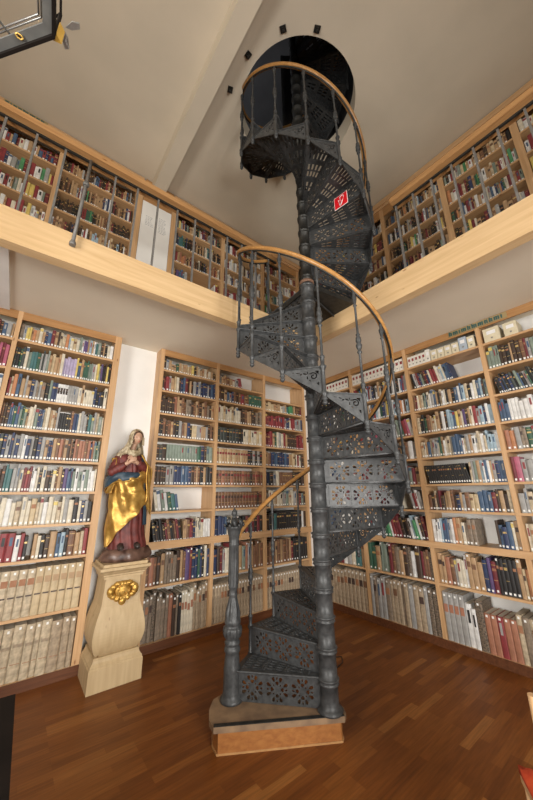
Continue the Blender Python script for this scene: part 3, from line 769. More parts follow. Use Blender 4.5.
# hair framing the face, then the veil
b = MB(); b.tube([HM @ Vector((.052 * math.cos(t_), -.034, .004 + .064 * math.sin(t_))) for t_ in [math.radians(-40 + 260 * i / 20) for i in range(21)]], [.006] + [.011] * 19 + [.006], 8)
b.build('hair', hairm, head)
def veilf(u, v):
    # u round the face opening side to side (0 image-left, 1 image-right) over the back; v down
    a = math.radians(-150 + 0) ; 
    ang = math.radians(214 - 248 * u)   # from front-left round the back to front-right
    if v < .45:
        f = v / .45; ph = PI / 2 - f * (PI / 2 * 1.05)
        rx, ry, rz = .072, .080, .094
        p = HM @ Vector((rx * math.cos(ph) * math.cos(ang), ry * math.cos(ph) * math.sin(ang) * (1.0) + .002, rz * math.sin(ph)))
        return p + Vector((0, 0, 0)) + (p - Vector((HX, HY, HZ))).normalized() * .004 * math.sin(ang * 9 + v * 20)
    f = (v - .45) / .55
    top = HM @ Vector((.072 * math.cos(-.08) * math.cos(ang), .078 * math.sin(ang), -.007))
    z = 1.2
    e = f * f * (3 - 2 * f)
    tgt = Vector((-.045 + (.135 + .012 * math.sin(8 * ang)) * math.cos(ang), .0 + .10 * math.sin(ang), z))
    p = top.lerp(tgt, e); p.z = top.z + (1.0 - top.z) * f
    p += Vector((math.cos(ang), math.sin(ang), 0)) * (.006 * math.sin(ang * 10 + f * 9))
    return p
shell('veil', veilm, veilf, 0, 1, 0, 1, 90, 44, statue, thick=.006)
# front folds of the veil crossing on the chest
b = MB()
for sx, off in ((-1, 0), (1, .01)):
    path = [(HX + sx * .066, HY - .030, HZ), (HX + sx * .062, HY - .040, 1.15), (HX - .02 + sx * .058, -.080, 1.10), (-.035 + sx * .052, -.098, 1.060), (-.04 + sx * .02, -.110, 1.04), (-.04 - sx * .02, -.114 - off, 1.028)]
    b.tube(path, [.009, .012, .017, .021, .020, .014], 10, flat=1.4)
b.tube([(-.140, -.05, 1.045), (-.09, -.085, 1.062), (-.045, -.098, 1.066), (.01, -.085, 1.06), (.055, -.05, 1.045)], [.014, .018, .02, .018, .014], 10, flat=1.2)
b.tube([(HX - .058, -.085, 1.15), (HX - .085, -.08, 1.10), (-.125, -.075, 1.05)], [.008, .012, .01], 8)
b.build('veil_fold', veilm, statue)
statue.scale = (1.0, 1.0, 1.0)

# ------------------------------------------------------------------ foreground fragments
t = thing('table', 'black lacquered table edge at the lower left corner of the picture', 'table', (.146, 2.06, 0), math.radians(-1.6))
b = MB(); b.box(-1.4, .008, -1.9, 0, .715, .75); b.build('tabletop', blackm, t)
b = MB(); b.box(-1.34, -.06, -1.84, -.06, .62, .714); b.build('apron', blackm, t)
for x, y in ((-.11, -.11), (-.11, -1.79), (-1.29, -.11), (-1.29, -1.79)):
    b = MB(); b.box(x - .03, x + .03, y - .03, y + .03, .0, .619); b.build('leg', blackm, t)
t = thing('chair', 'light wooden chair with a bright orange cushion at the right edge', 'chair', (1.905, .218, 0), math.radians(124.8))
for x in (0, .40):
    b = MB(); b.tube([(x, 0, 0), (x, 0, .44), (x, .004, .86)], .017, 8); b.build('leg', pine['z'], t)
    b = MB(); b.tube([(x, -.26, 0), (x, -.26, .42)], .017, 8); b.build('leg', pine['z'], t)
b = MB(); b.box(-.02, .42, -.28, .02, .42, .445); b.build('seat', pine['x'], t)
b = MB(); b.box(.018, .382, -.008, .010, .60, .67); b.box(.018, .382, -.008, .010, .76, .84); b.build('backrest', pine['x'], t)
b = MB(); pts = []
for j in range(9):
    for i in range(17):
        u, v = i / 16, j / 8; e = (math.sin(PI * u) * math.sin(PI * v)) ** .4
        pts.append((-.02 + .44 * u, -.285 + .27 * v, .47 + .04 * e + .006 * math.sin(20 * u + 9 * v)))
n0 = len(pts); pts += [(x, y, .4465) for x, y, z in pts]
fs = [(j * 17 + i, j * 17 + i + 1, (j + 1) * 17 + i + 1, (j + 1) * 17 + i) for j in range(8) for i in range(16)]
fs += [tuple(n0 + q for q in f[::-1]) for f in fs]
bd = [i for i in range(17)] + [j * 17 + 16 for j in range(1, 9)] + [8 * 17 + i for i in range(15, -1, -1)] + [j * 17 for j in range(7, 0, -1)]
fs += [(bd[k], bd[(k + 1) % len(bd)], n0 + bd[(k + 1) % len(bd)], n0 + bd[k]) for k in range(len(bd))]
b.poly(pts, fs, 0, True); b.build('cushion', orangecl, t)

# octagonal hanging lantern frame near the upper left corner
lan = thing('hanging_lantern', 'octagonal dark framed hanging lantern seen from below in the top left corner', 'lamp', (-.574, .769, 3.0))
LR = .457; a0 = math.atan2(.907 - .769, -.138 + .574)
V8 = [(LR * math.cos(a0 + i * PI / 4), LR * math.sin(a0 + i * PI / 4)) for i in range(8)]
def ring8(r0, r1, z0, z1, name, mat):
    b = MB(); pts = []
    for (x, y) in V8:
        for r, z in ((r0, z0), (r1, z0), (r1, z1), (r0, z1)): pts.append((x * r / LR, y * r / LR, z))
    fs = []
    for i in range(8):
        k = (i + 1) % 8
        for q in range(4): fs.append((4 * i + q, 4 * i + (q + 1) % 4, 4 * k + (q + 1) % 4, 4 * k + q))
    b.poly(pts, fs); return b.build(name, mat, lan)
ring8(LR - .006, LR + .004, .0, .022, 'lower_frame', blackm)
ring8(LR - .034, LR - .0065, .012, .018, 'inner_band', darksteel)
ring8(LR - .003, LR + .004, .12, .126, 'upper_frame', blackm)
b = MB()
for rr_ in (LR - .040, LR - .048):
    b.tube([(x * rr_ / LR, y * rr_ / LR, .030) for x, y in V8 + [V8[0]]], .0028, 6)
b.build('lamp_tube', steelm, lan)
for i, (x, y) in enumerate(V8):
    b = MB(); b.tube([(x, y, .03), (x, y, .12)], .006, 6); b.build('upright', blackm, lan)
    b = MB(); mx, my = x * .6 + V8[(i + 1) % 8][0] * .4, y * .6 + V8[(i + 1) % 8][1] * .4; b.tube([(0, 0, .022), (mx * .94, my * .94, .022)], .0035, 6); b.build('spoke', steelm, lan)
    # leaf blades and brass clip at each corner
    b = MB(); u = Vector((x, y, 0)).normalized(); s_ = Vector((-u.y, u.x, 0))
    for sgn, up_ in ((1, .05), (-1, .07)):
        b = MB(); c = Vector((x, y, .02 + up_)) + u * .02
        q = [c, c + u * .016 + s_ * sgn * .010, c + u * .030 + s_ * sgn * .034, c + u * .022 + s_ * sgn * .046, c + u * .006 + s_ * sgn * .030]
        b.poly([p + Vector((0, 0, dz)) for dz in (0, .006) for p in q], [(4, 3, 2, 1, 0), (5, 6, 7, 8, 9)] + [(k, (k + 1) % 5, 5 + (k + 1) % 5, 5 + k) for k in range(5)])
        b.build('leaf', steelm, lan)
    b = MB(); c = Vector((x, y, 0)); q = [c + u * .002 + s_ * .012, c + u * .022, c + u * .002 - s_ * .012]
    b.poly([p + Vector((0, 0, dz)) for dz in (.005, .07) for p in q], [(2, 1, 0), (3, 4, 5), (0, 1, 4, 3), (1, 2, 5, 4), (2, 0, 3, 5)]); b.build('clip', yellowm, lan)
    for f_ in (.3, .7):
        m_ = Vector((x, y, 0)).lerp(Vector((*V8[(i + 1) % 8], 0)), f_); m_ *= (LR - .026) / LR
        b = MB(); b.tube([m_ + Vector((.010 * math.cos(q * PI / 3), .007 * math.sin(q * PI / 3), .008)) for q in range(7)], .0025, 5, caps=False); b.build('ring', yellowm, lan)
b = MB(); b.tube([(0, 0, .02), (0, 0, ZC - 3.0)], .006, 8); b.lathe([(.02, .0), (.03, .02), (.02, .05)], 12); b.build('hanging_rod', darkiron, lan)
b = MB(); [b.poly([(x * .97, y * .97, z) for (x, y) in (V8[i], V8[(i + 1) % 8]) for z in (.03, .12)], [(0, 1, 3, 2)]) for i in range(8)]
glassm, gt, gb = newmat('clear_glass'); gb.inputs['Transmission Weight'].default_value = 1; gb.inputs['Roughness'].default_value = .02; gb.inputs['IOR'].default_value = 1.02
gn = gt.nodes.new('ShaderNodeTexNoise'); gr = gt.nodes.new('ShaderNodeValToRGB'); setramp(gr, [(0, (.95, .97, .96)), (1, (1, 1, 1))]); gt.links.new(gn.outputs['Fac'], gr.inputs[0]); gt.links.new(gr.outputs[0], gb.inputs['Base Color'])
b.build('glass_pane', glassm, lan)

# ------------------------------------------------------------------ books
PAL = {'K': ('black', (.022, .020, .020)), 'D': ('dark brown', (.065, .036, .022)), 'B': ('brown leather', (.22, .10, .045)), 'T': ('tan', (.48, .29, .13)),
       'R': ('red', (.30, .03, .035)), 'M': ('dark red', (.19, .022, .03)), 'O': ('orange', (.58, .22, .07)), 'Y': ('yellow', (.72, .53, .08)),
       'C': ('cream', (.70, .62, .46)), 'V': ('vellum', (.56, .44, .275)), 'W': ('white', (.76, .75, .72)), 'N': ('navy blue', (.03, .05, .13)),
       'U': ('blue', (.06, .12, .22)), 'L': ('light blue', (.33, .47, .56)), 'P': ('purple', (.12, .07, .20)), 'I': ('lilac', (.48, .40, .60)),
       'G': ('dark green', (.035, .12, .07)), 'E': ('grey green', (.22, .28, .22)), 'H': ('bright green', (.06, .30, .11)), 'S': ('grey', (.36, .35, .33)),
       'Z': ('greenish black', (.055, .068, .062)), 'A': ('teal', (.05, .17, .17)), 'F': ('light brown', (.42, .31, .19)), 'J': ('pink', (.50, .10, .18)),
       'Q': ('mottled brown', (.14, .10, .065)), 'X': ('grey brown', (.27, .20, .135)), 'y': ('pale yellow', (.60, .45, .24)), 'a': ('brick orange', (.42, .16, .08))}
for k_, (n_, c) in list(PAL.items()):
    lum = .3 * c[0] + .6 * c[1] + .1 * c[2]
    PAL[k_] = (n_, tuple(.90 * (x * .84 + lum * .16) for x in c))
keys = list(PAL)
bmat = []
for k_ in keys:
    n_, c = PAL[k_]
    if k_ in 'Q': bmat.append(noisy('book_' + n_.replace(' ', '_'), tuple(x * .35 for x in c), tuple(min(1, x * 1.9) for x in c), 70, rough=.55))
    elif k_ in 'VBXF': bmat.append(noisy('book_' + n_.replace(' ', '_'), tuple(x * .72 for x in c), tuple(min(1, x * 1.2) for x in c), 28, rough=.5))
    else: bmat.append(noisy('book_' + n_.replace(' ', '_'), tuple(x * .85 for x in c), tuple(min(1, x * 1.12) for x in c), 18, rough=.5))
MP, MLb, MGo, MDk, MTt = len(keys), len(keys) + 1, len(keys) + 2, len(keys) + 3, len(keys) + 4
bmat += [noisy('page_edges', (.52, .46, .36), (.64, .58, .47), 60, (1, 1, 1), rough=.9), noisy('spine_label', (.80, .80, .77), (.86, .86, .83), 30, rough=.7),
         noisy('gilt_tooling', (.50, .34, .12), (.60, .43, .18), 30, rough=.4, metal=.3), noisy('dark_title_label', (.05, .03, .025), (.08, .05, .04), 20, rough=.5), noisy('brown_title_label', (.30, .13, .06), (.36, .17, .09), 20, rough=.6)]
ORD = ['zeroth', 'first', 'second', 'third', 'fourth', 'fifth', 'sixth', 'seventh', 'eighth', 'ninth', 'tenth', 'eleventh', 'twelfth', 'thirteenth', 'fourteenth', 'fifteenth', 'sixteenth', 'seventeenth', 'eighteenth', 'nineteenth', 'twentieth',
       'twenty-first', 'twenty-second', 'twenty-third', 'twenty-fourth', 'twenty-fifth', 'twenty-sixth', 'twenty-seventh', 'twenty-eighth', 'twenty-ninth', 'thirtieth', 'thirty-first', 'thirty-second', 'thirty-third', 'thirty-fourth', 'thirty-fifth', 'thirty-sixth', 'thirty-seventh', 'thirty-eighth', 'thirty-ninth', 'fortieth']
books = []
def row(Fm, a0, a1, zs, ch_, s, where, lean=0, hf=(.70, .92), style=None, dep=.20, setback=.03, score=1.0, uniform=False):
    """s: one letter per book, '_' a gap of one book width, '/' switches to leaning, '|' back to upright, '(' ')' uniform set"""
    W = a1 - a0 - .012; ws = []
    cur = lean; uni = uniform; items = []; hu = None
    for c in s:
        if c in '/\\': cur = -11; continue
        if c == '|': cur = 0; continue
        if c == '(': uni = True; hu = rnd.uniform(*hf); continue
        if c == ')': uni = False; continue
        wv = 1 if (uni or c == '_') else rnd.uniform(.62, 1.45)
        items.append((c, wv, cur, uni, hu if uni and hu else (rnd.uniform(*hf)))); 
        if uni and not hu: hu = rnd.uniform(*hf)
        if uniform and hu is None: hu = items[-1][4]
    lead = (ch_ * .17 if items[0][2] else 0); W -= lead; tot = sum(i[1] for i in items); a = a0 + .006 + lead; n = 0
    for c, wv, ln, un, h in items:
        wd = W * wv / tot
        if c != '_':
            n += 1
            H = ch_ * h * (1 if not un else 1)
            d = dep * (rnd.uniform(.85, 1.1) if not un else 1)
            books.append(dict(F=Fm, a=a, w=wd * (.965 if ln == 0 else .90), h=H * (1 if ln == 0 else .96), d=min(d, .29), z=zs, sb=setback + (rnd.uniform(-.012, .012) if not un else 0), c=c, lean=ln, n=n, where=where, style=style, pri=score, uni=un))
        a += wd
def more(st, k=.5):
    core = st.rstrip('_'); tail = st[len(core):]
    if '_' in core or '(' in core: return st
    ad = [c for c in core if c.isalpha()]; rnd.shuffle(ad)
    return core + ''.join(ad[:int(len(ad) * k)]) + tail + '_' * int(len(tail) * k)
def cells(Fm, a0, a1, shelves, rows, wherebay, topz, base=True, dens=0, **kw):
    """rows from bottom to top"""
    zs = ([.085] if base else []) + [z + ST for z in shelves]
    tops = [z for z in shelves] + [topz]
    if not base: tops = tops[1:]
    for i, r in enumerate(rows):
        if r is None: continue
        opt = dict(kw)
        if isinstance(r, tuple): r, o2 = r; opt.update(o2)
        sh = (['bottom', 'second', 'third', 'fourth', 'fifth', 'sixth', 'seventh', 'eighth', 'ninth', 'top'] if base else ['lowest', 'lowest', 'third', 'fourth', 'fifth', 'sixth', 'seventh', 'top'])[i]
        if dens and i > 1: r = more(r, dens)
        row(Fm, a0, a1, zs[i] + .0008, tops[i] - zs[i], r, (sh, wherebay), **opt)
FOL = dict(hf=(.86, .93), dep=.27, setback=.012)
# lower left bookcase, bay next to the statue
cells(FL(-2.25), 2.02, 2.93, SA, [
    ('VVVVVVVVVV|FFF', dict(hf=(.86, .93), style='vel0', dep=.28, setback=.01)), ('(VVVVVVVV)(yyyyyy)', dict(hf=(.88, .92), style='vel', dep=.28, setback=.01)),
    ('URLRRRWRK_TCKDTULKBTVR', dict(hf=(.72, .9))), 'VCSCCWCVCCyVCWCCVCSCKCNSK', 'DKODDAASSCMRMWWCKCDKCBTDPUUEWEWEWWC', 'KNZNSNSNSWNSKNSTNNTBaBTDBDaBaaBaNaEGE', 'BDDUUGUEGETCCENNUVCTVTS(KKKKK)BNUCSSDAESVEC',
    'RVOUTSTNSXSXKENN(WWWWSSSS)CT(CCCC)NKNKC', 'ZKGZCEAAGSZSETyTTCIIIIIYUTGGGEESCYEPKDYK', 'XSYYTOTCTNUMTDVVOLCyCEWPPTLTWAEDTKCW'], 'bookcase left of the statue', 3.37)
cells(FL(-2.25), 1.02, 1.98, SA, ['VVVVVVVVVVVV', 'VVVVVVVVVVVV', 'RUKOYRRUKCNTRUWRKT', 'CVCWCVyCVWCCVCSCKCVC', 'DKBTASCMRWKCDBUEWC', 'KNZSWNSTBaDBEGaNK', 'BDUUGETCENVCTSKKBNUCS',
    'CRVTSNXKENWWSSCTCNK', 'JJJJJJJRRJJJJMMRJJJJJJJJJJJ', 'ULKDTNUMTCLWSUDLKMMUNKUK'], 'bookcase at the left edge', 3.37, score=.9, dens=.5)
# lower left wall, three bays right of the statue
fB = FL(1.27)
cells(fB, .025, .813, SB, [
    ('XXXQXXXXaDXKCCCCFFFFF', dict(hf=(.74, .95), dep=.26)), ('BaBDTXXXXDTBPMNNGNKCN', dict(hf=(.68, .88))), ('/KDKKDMBKDBMK|TTBRMNCCCCWWW', dict(hf=(.62, .82))), '/CWEWGAU|____________', ('DDDDSSSNNNUUNDBTBKKTKK', dict(hf=(.8, .9))),
    ('(DZ)D(EEEEEEEEEEE)GNDEE', dict(hf=(.72, .84))), ('DKBDBTDKSBTNK(yySSTTS)DBD', dict(hf=(.68, .86))), 'DDDDDDaTTBBXXDBTBDTBXDT', ('DMRSTyCDNUMDTDSNSNNNSNUN', dict(hf=(.7, .92))), ('DSTTTGTVTTyTYKTVTTCTCTD', dict(hf=(.55, .9)))], 'bay right of the statue', 3.37)
cells(fB, .857, 1.661, SB2, [
    ('(FFFFFFFFFFFFFFFFFF)', dict(hf=(.8, .84), dep=.27)), ('NDMSCRRBTEaSTBBTB', dict(hf=(.66, .85))), ('NNNUCCCW/D|(KMKMKMK)', dict(hf=(.68, .8))), ('(BBBBBBBBBBBBB)BDB', dict(hf=(.7, .8), style='lab')), ('(BBaBBaBBBaBBDBa)BB', dict(hf=(.7, .8), style='lab')), ('(TyTTyTyTTyTT)(KKSKSK)', dict(hf=(.7, .8), style='lab')),
    ('(ZZZKZZZK)K(CCyCCyC)', dict(hf=(.75, .85))), 'CCyCCCyCCCDDBTTDDXDX', ('BDTUSNBDBRBB(GGGGG)', dict(hf=(.65, .85))), ('STTBTCSR/R|_________', dict(hf=(.55, .8)))], 'middle bay left of the corner', 3.37)
cells(fB, 1.705, 2.54, SB3, [
    ('(FFFFFFFFFFFFFFFF)', dict(hf=(.8, .84), dep=.27)), ('BBBBTBTBBTM(KKKKKK)', dict(hf=(.65, .85))), ('DKZA(KKKKKKKKKKK)WD', dict(hf=(.7, .85))), ('DSCCVTCCSSEVCSTMED', dict(hf=(.65, .85))), ('KNKSC(BBBBB)KDB/K|D', dict(hf=(.68, .85))), ('TTBNUUNNNNUNTTyDCRCD', dict(hf=(.68, .85))),
    ('MMMRTGCSCRT(DDDDD)RMRR', dict(hf=(.72, .88))), ('RMRRMRRRR(SN)NCRRSSSN', dict(hf=(.72, .88))), ('yyyyyTTTTCSTAHHHTDBDM', dict(hf=(.7, .95))), None], 'bay beside the corner', 3.37)
# lower right bookcase
fR = FR(3.78)
LN = dict(hf=(.66, .9))
cells(fR, 2.722, 3.568, SR, [
    ('VXXSS', dict(FOL, hf=(.7, .88))), ('TVSSCKVKMSV', LN), 'CVKMSDGVRBSCK', ('SSVVSSSVVSSESV', LN), ('MJSSWLWSSVWCSW', LN), ('aOSXXGEESEGUSS', LN), ('UUUWWWWWWWNNNUR', LN), ('/KKNKUKNZKEUKSGKZKSMZDK', LN), ('EEEEDDKTDDBMSEEEGG', dict(hf=(.74, .92))), None], 'nearest bay of the right-hand wall', 3.37, dens=.7)
cells(fR, 1.832, 2.678, SR, [
    ('(SSSS)WWQ(aaRaa)VXV', dict(FOL, hf=(.66, .90))), ('TTaBSCCWTTTNPMK(KKKK)TyO', dict(hf=(.64, .86))), ('WWWLUUSWOTCXXX______DUNUCT', dict(hf=(.62, .85))), ('BDVDMDTTBDNTSByyUUUMDTDV', dict(hf=(.6, .86))), ('\\(KKKKKKKKKKKKKKKKKK)|VSETLWUWTSNUU', dict(hf=(.74, .82))),
    ('VCTUVSSCGTWCVSUUUWVSTWCVWVLLLW', LN), ('VKKGBTVCTDWDLLUYTCPDTCRSLNWL', LN), ('BMCTVEUCWSUTKVWCKTKUWULVKWCULDE', LN), ('/KWSMNEDMNCRRCWLCUUN|____________', LN), None], 'bay with the long black set', 3.37)
cells(fR, .917, 1.788, SR, [
    ('SXSSXFFFXFSFFSQQ', FOL), ('GGTEEEMBXTDQWDMBBQ', dict(hf=(.68, .92))), ('\\WULWSWWGHWRMMDKDW', LN), ('/WRDSTM____SKC___SRWS', LN), ('RMKWDSRETMCB', LN), ('/SXRSVM|___CWKTBWS', LN), ('\\RRWCJSJJWWEGSKRW', LN), ('NUaOYWUTWOURLWGNSYBUWL', LN), ('RRKUYYWWLRSNKWTCKSSVYKSW', LN), None], 'bay behind the stair handrail', 3.37, dens=.35)
cells(fR, .025, .873, SR, [
    ('(FFFFFFF)(FFFFFF)|', FOL), ('KKNKKDMWSCAT', LN), 'RWLWCUNKSW', 'MRWKSNCVTM', 'WSKRTVCNUB', 'RKWSTNCMVU', 'YRWLKSNCTM', 'GRCKUWTSNM', 'RWKSTCYWML', None], 'furthest bay of the right-hand wall', 3.37, score=.5, dens=.8)
cells(fR, 3.612, 4.45, SR, ['VVSSVVXX', 'TTSSVVKK', 'CVKSDGVR', 'SSVVSSSV', 'MSSWLWSS', 'aOSXGESE', 'UUWWWWNN', 'KKNKUKNZ', 'EEDDKTDD', None], 'bay out of view on the right-hand wall', 3.37, score=.1)
# upper gallery
up = lambda s: (more(s, .45), dict(hf=(.58, .84)))
G = 'gallery '
fU = FL(-2.25)
def U(Fm, a0, a1, rows4, where):
    cells(Fm, a0, a1, SU, [None, None, None] + [up(r) for r in rows4], where, 5.77, base=False, score=.7)
U(fU, 1.06, 2.005, ['CWYTRSWCRWRMCWTYWTRC', 'RWYRWOTURYCRMRRWRWTE', 'CRYWLRWEMRGHEMRRNWSEH', 'WWTCSTMNUSNMWRTUMCWT'], 'gallery bay furthest left')
U(fU, 2.065, 2.93, ['WBTTTBMDDNDKYDDWRWDTLLLTTyTB', 'DKKDKDDDDDDKKDKDDKRMRGGGHGDKDTDTaTBB', 'DDBDBDTTTSMWRMDHDTDBTTTTTNWNW', 'DDKDRTBTTTTSDBKDDDSUUMDKDRMTDM'], 'gallery bay left of the white board')
fU2 = FL(1.25)
U(fU2, .04, .835, ['TKPUULS______________WRM', 'KBRTTaOOaTDTMMaTBDTDCDKKKNK', 'KKNAAAGAKNDKDDKDDTTDTDTDCC', 'KDEYSSMTNKEDTTVBKKGTCWMNMMBT'], 'gallery bay right of the white board')
U(fU2, .895, 1.67, ['RCMWWRSWUCWR', 'MRWCWNTWWCMCDWTB', 'WWMWWCSWTWWVDCWN', 'CLUWRMWCTSWYRKCB'], 'second gallery bay right of the white board')
U(fU2, 1.73, 2.545, ['HWCEWUTSGWTC', 'WHYTEAWGCRYW', 'RWUYWRTMWLCSW', 'RWDVMDKCTRMTB'], 'gallery bay beside the corner')
fU3 = FR(3.78)
U(fU3, 3.525, 4.365, ['TYDBTKKTSCW', 'YyDMTKNBTSW', 'WRWOUEYDMTGW', 'CWCYWEHWRLNT'], 'gallery bay nearest on the right wall')
U(fU3, 2.695, 3.455, ['KDTGYMCTDMNBTSK', 'GDOTDUWMRSMTWTWMCSUWNE', 'OCWTMRVMKNTGHGWWTTVE', 'EKWRCSEyHTWTVSTBD'], 'second gallery bay on the right wall')
U(fU3, 1.815, 2.625, ['KDRDUDKNEUTDMRTDBMWDKT', 'BTDDKKKKDKGKTDTYWHDWDKDBBMT', 'UUWDKTWKNDKTWDDTSVSKKBWDDMRW', 'KDTBUUUTKDCCBDTOTKDSTCTMVWLN'], 'third gallery bay on the right wall')
U(fU3, .91, 1.75, ['WTKCWEGTKDBKWT', 'WTWGATUWRTYWM', 'YWUMRYTMDCTWU', 'WYKDTMSWRUWTK'], 'fourth gallery bay on the right wall')
U(fU3, .03, .85, ['WTKCWEGTKDBK', 'WTWGATUWRTYW', 'YWUMRYTMDCTW', 'WYKDTMSWRUWT'], 'fifth gallery bay on the right wall')

def proj(p):
    d = p - CAM; z = d.dot(FW); return 266.5 + FPX * d.dot(RT) / z, 400 - FPX * d.dot(UP) / z
def bookM(bk):
    # book's own frame: origin at bottom of spine-left corner
    M = bk['F'] @ Matrix.Translation((bk['a'], bk['sb'], bk['z']))
    if bk['lean']:
        l = math.radians(bk['lean'])
        M = M @ Matrix.Rotation(l, 4, 'Y') if l > 0 else M @ Matrix.Translation((bk['w'], 0, 0)) @ Matrix.Rotation(l, 4, 'Y') @ Matrix.Translation((-bk['w'], 0, 0))
        # keep the lowest corner on the shelf
        low = bk['w'] * math.sin(abs(l)); M = Matrix.Translation((0, 0, low if False else 0)) @ M
    return M
def spine_pts(w_, d):
    return [(0, d), (0, .10 * w_ + .002), (.16 * w_, .03 * w_), (.5 * w_, 0), (.84 * w_, .03 * w_), (w_, .10 * w_ + .002), (w_, d)]
def z_fix(M, bk):
    # lift a leaning book so that its lowest corner touches the shelf
    zmin = min((M @ Vector(p)).z for p in ((0, 0, 0), (bk['w'], 0, 0), (0, bk['d'], 0), (bk['w'], bk['d'], 0)))
    return Matrix.Translation((0, 0, bk['z'] - zmin)) @ M
for bk in books:
    M = bk['M'] = z_fix(bookM(bk), bk)
    c = [proj(M @ Vector(p)) for p in ((0, 0, 0), (bk['w'], 0, 0), (bk['w'], 0, bk['h']), (0, 0, bk['h']))]
    ar = abs(sum(c[i][0] * c[(i + 1) % 4][1] - c[(i + 1) % 4][0] * c[i][1] for i in range(4))) / 2
    cx = sum(p[0] for p in c) / 4; cy = sum(p[1] for p in c) / 4
    vis = 2 < cx < 531 and 2 < cy < 798
    if 88 < cx < 146 and 430 < cy < 700: vis = False                 # behind statue and pedestal
    if 312 < cx < 338: vis = False                                   # behind the column
    if 338 < cx < 402 and 395 < cy < 560: vis = False                # behind the steps
    bk['area'] = ar if vis else 0
books_sorted = sorted(range(len(books)), key=lambda i: -books[i]['area'])
chosen = set(books_sorted[:300])

def add_deco(b, M, bk, style):
    """spine decoration as thin raised strips on the spine"""
    w_, h = bk['w'], bk['h']; c = bk['c']
    rr_ = random.Random(int(bk['a'] * 9973) + int(bk['z'] * 777) + bk['n'])
    def strip(z0, z1, mi, in_=.12):
        b.box(in_ * w_, (1 - in_) * w_, -.0010, .03 * w_, z0, z1, mi, M)
    if style == 'vel': strip(h * .66, h * .80, MTt if bk['n'] < 9 else keys.index('T')); strip(h * .42, h * .45, MDk); 
    elif style == 'vel0': strip(h * .60, h * .66, keys.index('F')); strip(h * .3, h * .31, MTt)
    elif style == 'lab': strip(h * .62, h * .76, keys.index('R') if rr_.random() < .6 else MDk); strip(h * .86, h * .88, MGo); strip(h * .35, h * .37, MGo)
    elif bk['where'][0] == 'bottom' and c == 'S' and 'black set' in bk['where'][1] and bk['n'] <= 4: strip(h * .58, h * .75, keys.index('a'))
    elif bk['where'][0] == 'bottom' and c == 'C': strip(h * .55, h * .72, keys.index('a'))
    elif c == 'W' and bk['uni'] and 'statue' in bk['where'][1]: strip(h * .48, h * .80, MDk); strip(h * .55, h * .60, MGo)
    elif c in 'KDBMNZG':
        if rr_.random() < .75: strip(h * .70, h * .78, MGo if rr_.random() < .4 else MTt); 
        if rr_.random() < .5: strip(h * .40, h * .415, MGo); strip(h * .88, h * .895, MGo)
    elif c in 'TVyXF':
        if rr_.random() < .5: strip(h * .62, h * .78, rr_.choice((MTt, MDk, keys.index('B'))))
    elif c in 'WCSLEUR':
        q = rr_.random()
        if q < .35: strip(h * .55, h * .85, rr_.choice((keys.index('K'), keys.index('U'), keys.index('R'), keys.index('S'))), .3)
        elif q < .5: strip(h * .80, h * .95, rr_.choice((keys.index('R'), keys.index('U'), keys.index('Y'))), 0.02)
def lab_box(bk):
    w_ = bk['w']; lw = min(w_ * .30, .0085) ; lh = min(.020, bk['h'] * .10); z0 = .012 if bk['h'] < .33 else bk['h'] * .90
    if bk['h'] >= .33: z0 = bk['h'] * .91
    return (w_ / 2 - lw, w_ / 2 + lw, -.0015, .02 * w_, z0, z0 + lh)
rest = MB()
groups = {}
for i in [i for i in books_sorted if i in chosen] + [i for i in range(len(books)) if i not in chosen]:
    bk = books[i]; M = bk['M']; w_, h, d = bk['w'], bk['h'], bk['d']; mi = keys.index(bk['c'])
    if i in chosen:
        Mi = Matrix.Translation(M.translation)
        ML = Mi.inverted() @ M
        b = MB(); sp = spine_pts(w_, d); tk = min(.003, w_ * .12)
        # hollow cover: spine plus two boards
        inner = [(w_ - tk, d), (w_ - tk, .10 * w_ + .006), (tk, .10 * w_ + .006), (tk, d)]
        b.prism(sp + inner, 0, h, 0, ML)
        bb = MB(); add_deco(bb, ML, bk, bk['style'])
        used = sorted(set(bb.mi)); 
        for q, m_ in enumerate(bb.mi): pass
        if bb.f:
            n0 = len(b.v); b.v += bb.v
            for f, m_, s_ in zip(bb.f, bb.mi, bb.sm): b.f.append([x + n0 for x in f]); b.mi.append(1 + used.index(m_)); b.sm.append(s_)
        o = b.build('book', [bmat[mi]] + [bmat[m_] for m_ in used], None, M.translation)
        sh, bay = bk['where']
        tag(o, '%s book, %s from the left, %s shelf, %s' % (PAL[bk['c']][0], ORD[bk['n']], sh, bay), 'book', 'books on the %s shelf, %s' % (sh, bay))
        b = MB(); b.box(tk * 1.02, w_ - tk * 1.02, .10 * w_ + .0065, d - .004, .003, h - .004, M=ML); b.build('page_block', bmat[MP], o)
        b = MB(); b.box(*lab_box(bk), M=ML); b.build('spine_label', bmat[MLb], o)
    else:
        sp = [(0, d), (0, .12 * w_), (.25 * w_, .02 * w_), (.75 * w_, .02 * w_), (w_, .12 * w_), (w_, d)]
        n = len(sp); p = [M @ Vector((x, y, 0)) for x, y in sp] + [M @ Vector((x, y, h)) for x, y in sp]
        rest.poly(p, [tuple(range(n - 1, -1, -1))] + [(k, (k + 1) % n, n + (k + 1) % n, n + k) for k in range(n)], mi)
        rest.poly(p[n:], [tuple(range(n))], MP if bk['c'] not in 'KNZ' or d < .2 else mi)
        add_deco(rest, M, bk, bk['style'])
        rest.box(*lab_box(bk), MLb, M)
o = rest.build('small_books', bmat, None, fix=False)
o['kind'] = 'stuff'; o['label'] = 'rows of smaller library books with white spine labels filling the shelves'; o['category'] = 'books'

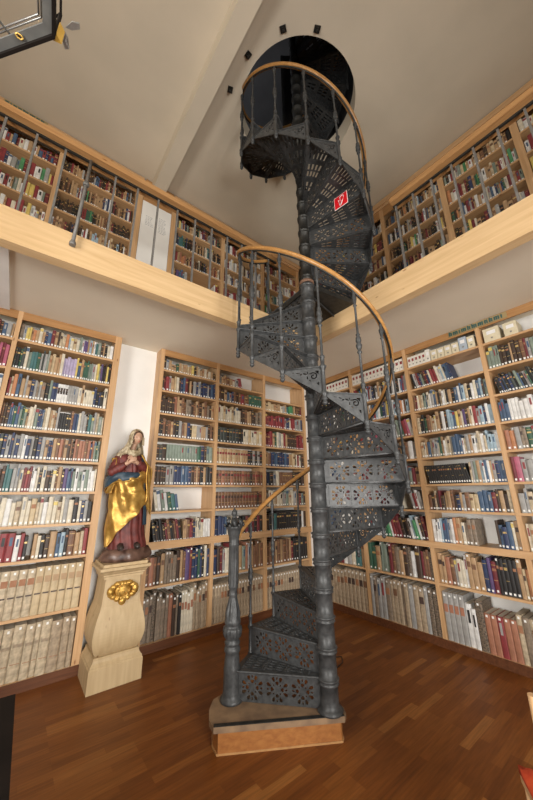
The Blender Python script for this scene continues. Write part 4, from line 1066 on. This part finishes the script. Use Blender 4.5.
# archive boxes on the top shelf of the right-hand bookcase
boxm = noisy('box_board', (.62, .55, .38), (.70, .63, .46), 20, rough=.7); boxw = noisy('white_box_board', (.74, .71, .63), (.80, .77, .69), 20, rough=.7)
boxb = noisy('blue_grey_box_board', (.36, .42, .48), (.42, .48, .54), 20, rough=.7); lblred = noisy('maroon_label', (.22, .03, .03), (.28, .04, .04), 20)
def abox(a, w_, h, d, mat, lab, labmat, Fm=None, ry=0, z=None):
    z = z if z is not None else 3.159 + ST + .001
    t = thing('archive_box', lab, 'box', fR @ Vector((a, .02, z)), 0, 'archive boxes on the top shelf')
    Mx = Matrix(((0, 1, 0, 0), (-1, 0, 0, 0), (0, 0, 1, 0), (0, 0, 0, 1)))
    b = MB(); b.box(0, w_, 0, d, 0, h, M=Mx); b.build('body', mat, t)
    b = MB(); b.box(w_ * .22, w_ * .78, -.002, -.0002, h * .55, h * .80, M=Mx); b.build('box_label', labmat, t)
    b = MB(); b.lathe([(.010, 0), (.010, .002)], 12, Mx @ Matrix.Translation((w_ / 2, -.0002, h * .28)) @ Matrix.Rotation(PI / 2, 4, 'X')); b.build('finger_ring', steelm, t)
names2 = ['cream', 'cream', 'cream', 'cream']
a = 1.842
for i in range(5):
    abox(a, .045, .15, .2, boxw, 'narrow cream file box, %s from the left in the long-black-set bay, top shelf' % ORD[i + 1], lblred); a += .048
abox(a, .055, .17, .2, boxw, 'plain cream file box between narrow boxes and wider beige boxes, top shelf', signwhite); a += .065
for i in range(4):
    abox(a, .078, .135, .2, boxm, 'beige file box, %s of four beige ones beside the blue-grey box' % ORD[i + 1], signwhite); a += .084
abox(a, .085, .17, .2, boxb, 'blue-grey file box on the top shelf of the right-hand bookcase', signwhite); a += .092
abox(a, .075, .15, .2, boxm, 'wide beige file box right of the blue-grey box, top shelf', signwhite)
abox(2.745, .15, .165, .2, boxm, 'large beige file box at the left end of the nearest right-hand bay, top shelf', signwhite)
abox(2.935, .12, .155, .2, boxm, 'beige file box standing beside the empty end of the top shelf', signwhite)
a = .925
for i in range(14):
    abox(a, .056, .17, .2, boxw, 'white file box with maroon label, %s of the row behind the stair handrail' % ORD[i + 1], lblred); a += .061
a = .06
for i in range(12):
    abox(a, .060, .17, .2, boxw, 'white file box with maroon label, %s of the row nearest the corner' % ORD[i + 1], lblred); a += .065
print('books', len(books), 'verts', len(rest.v))
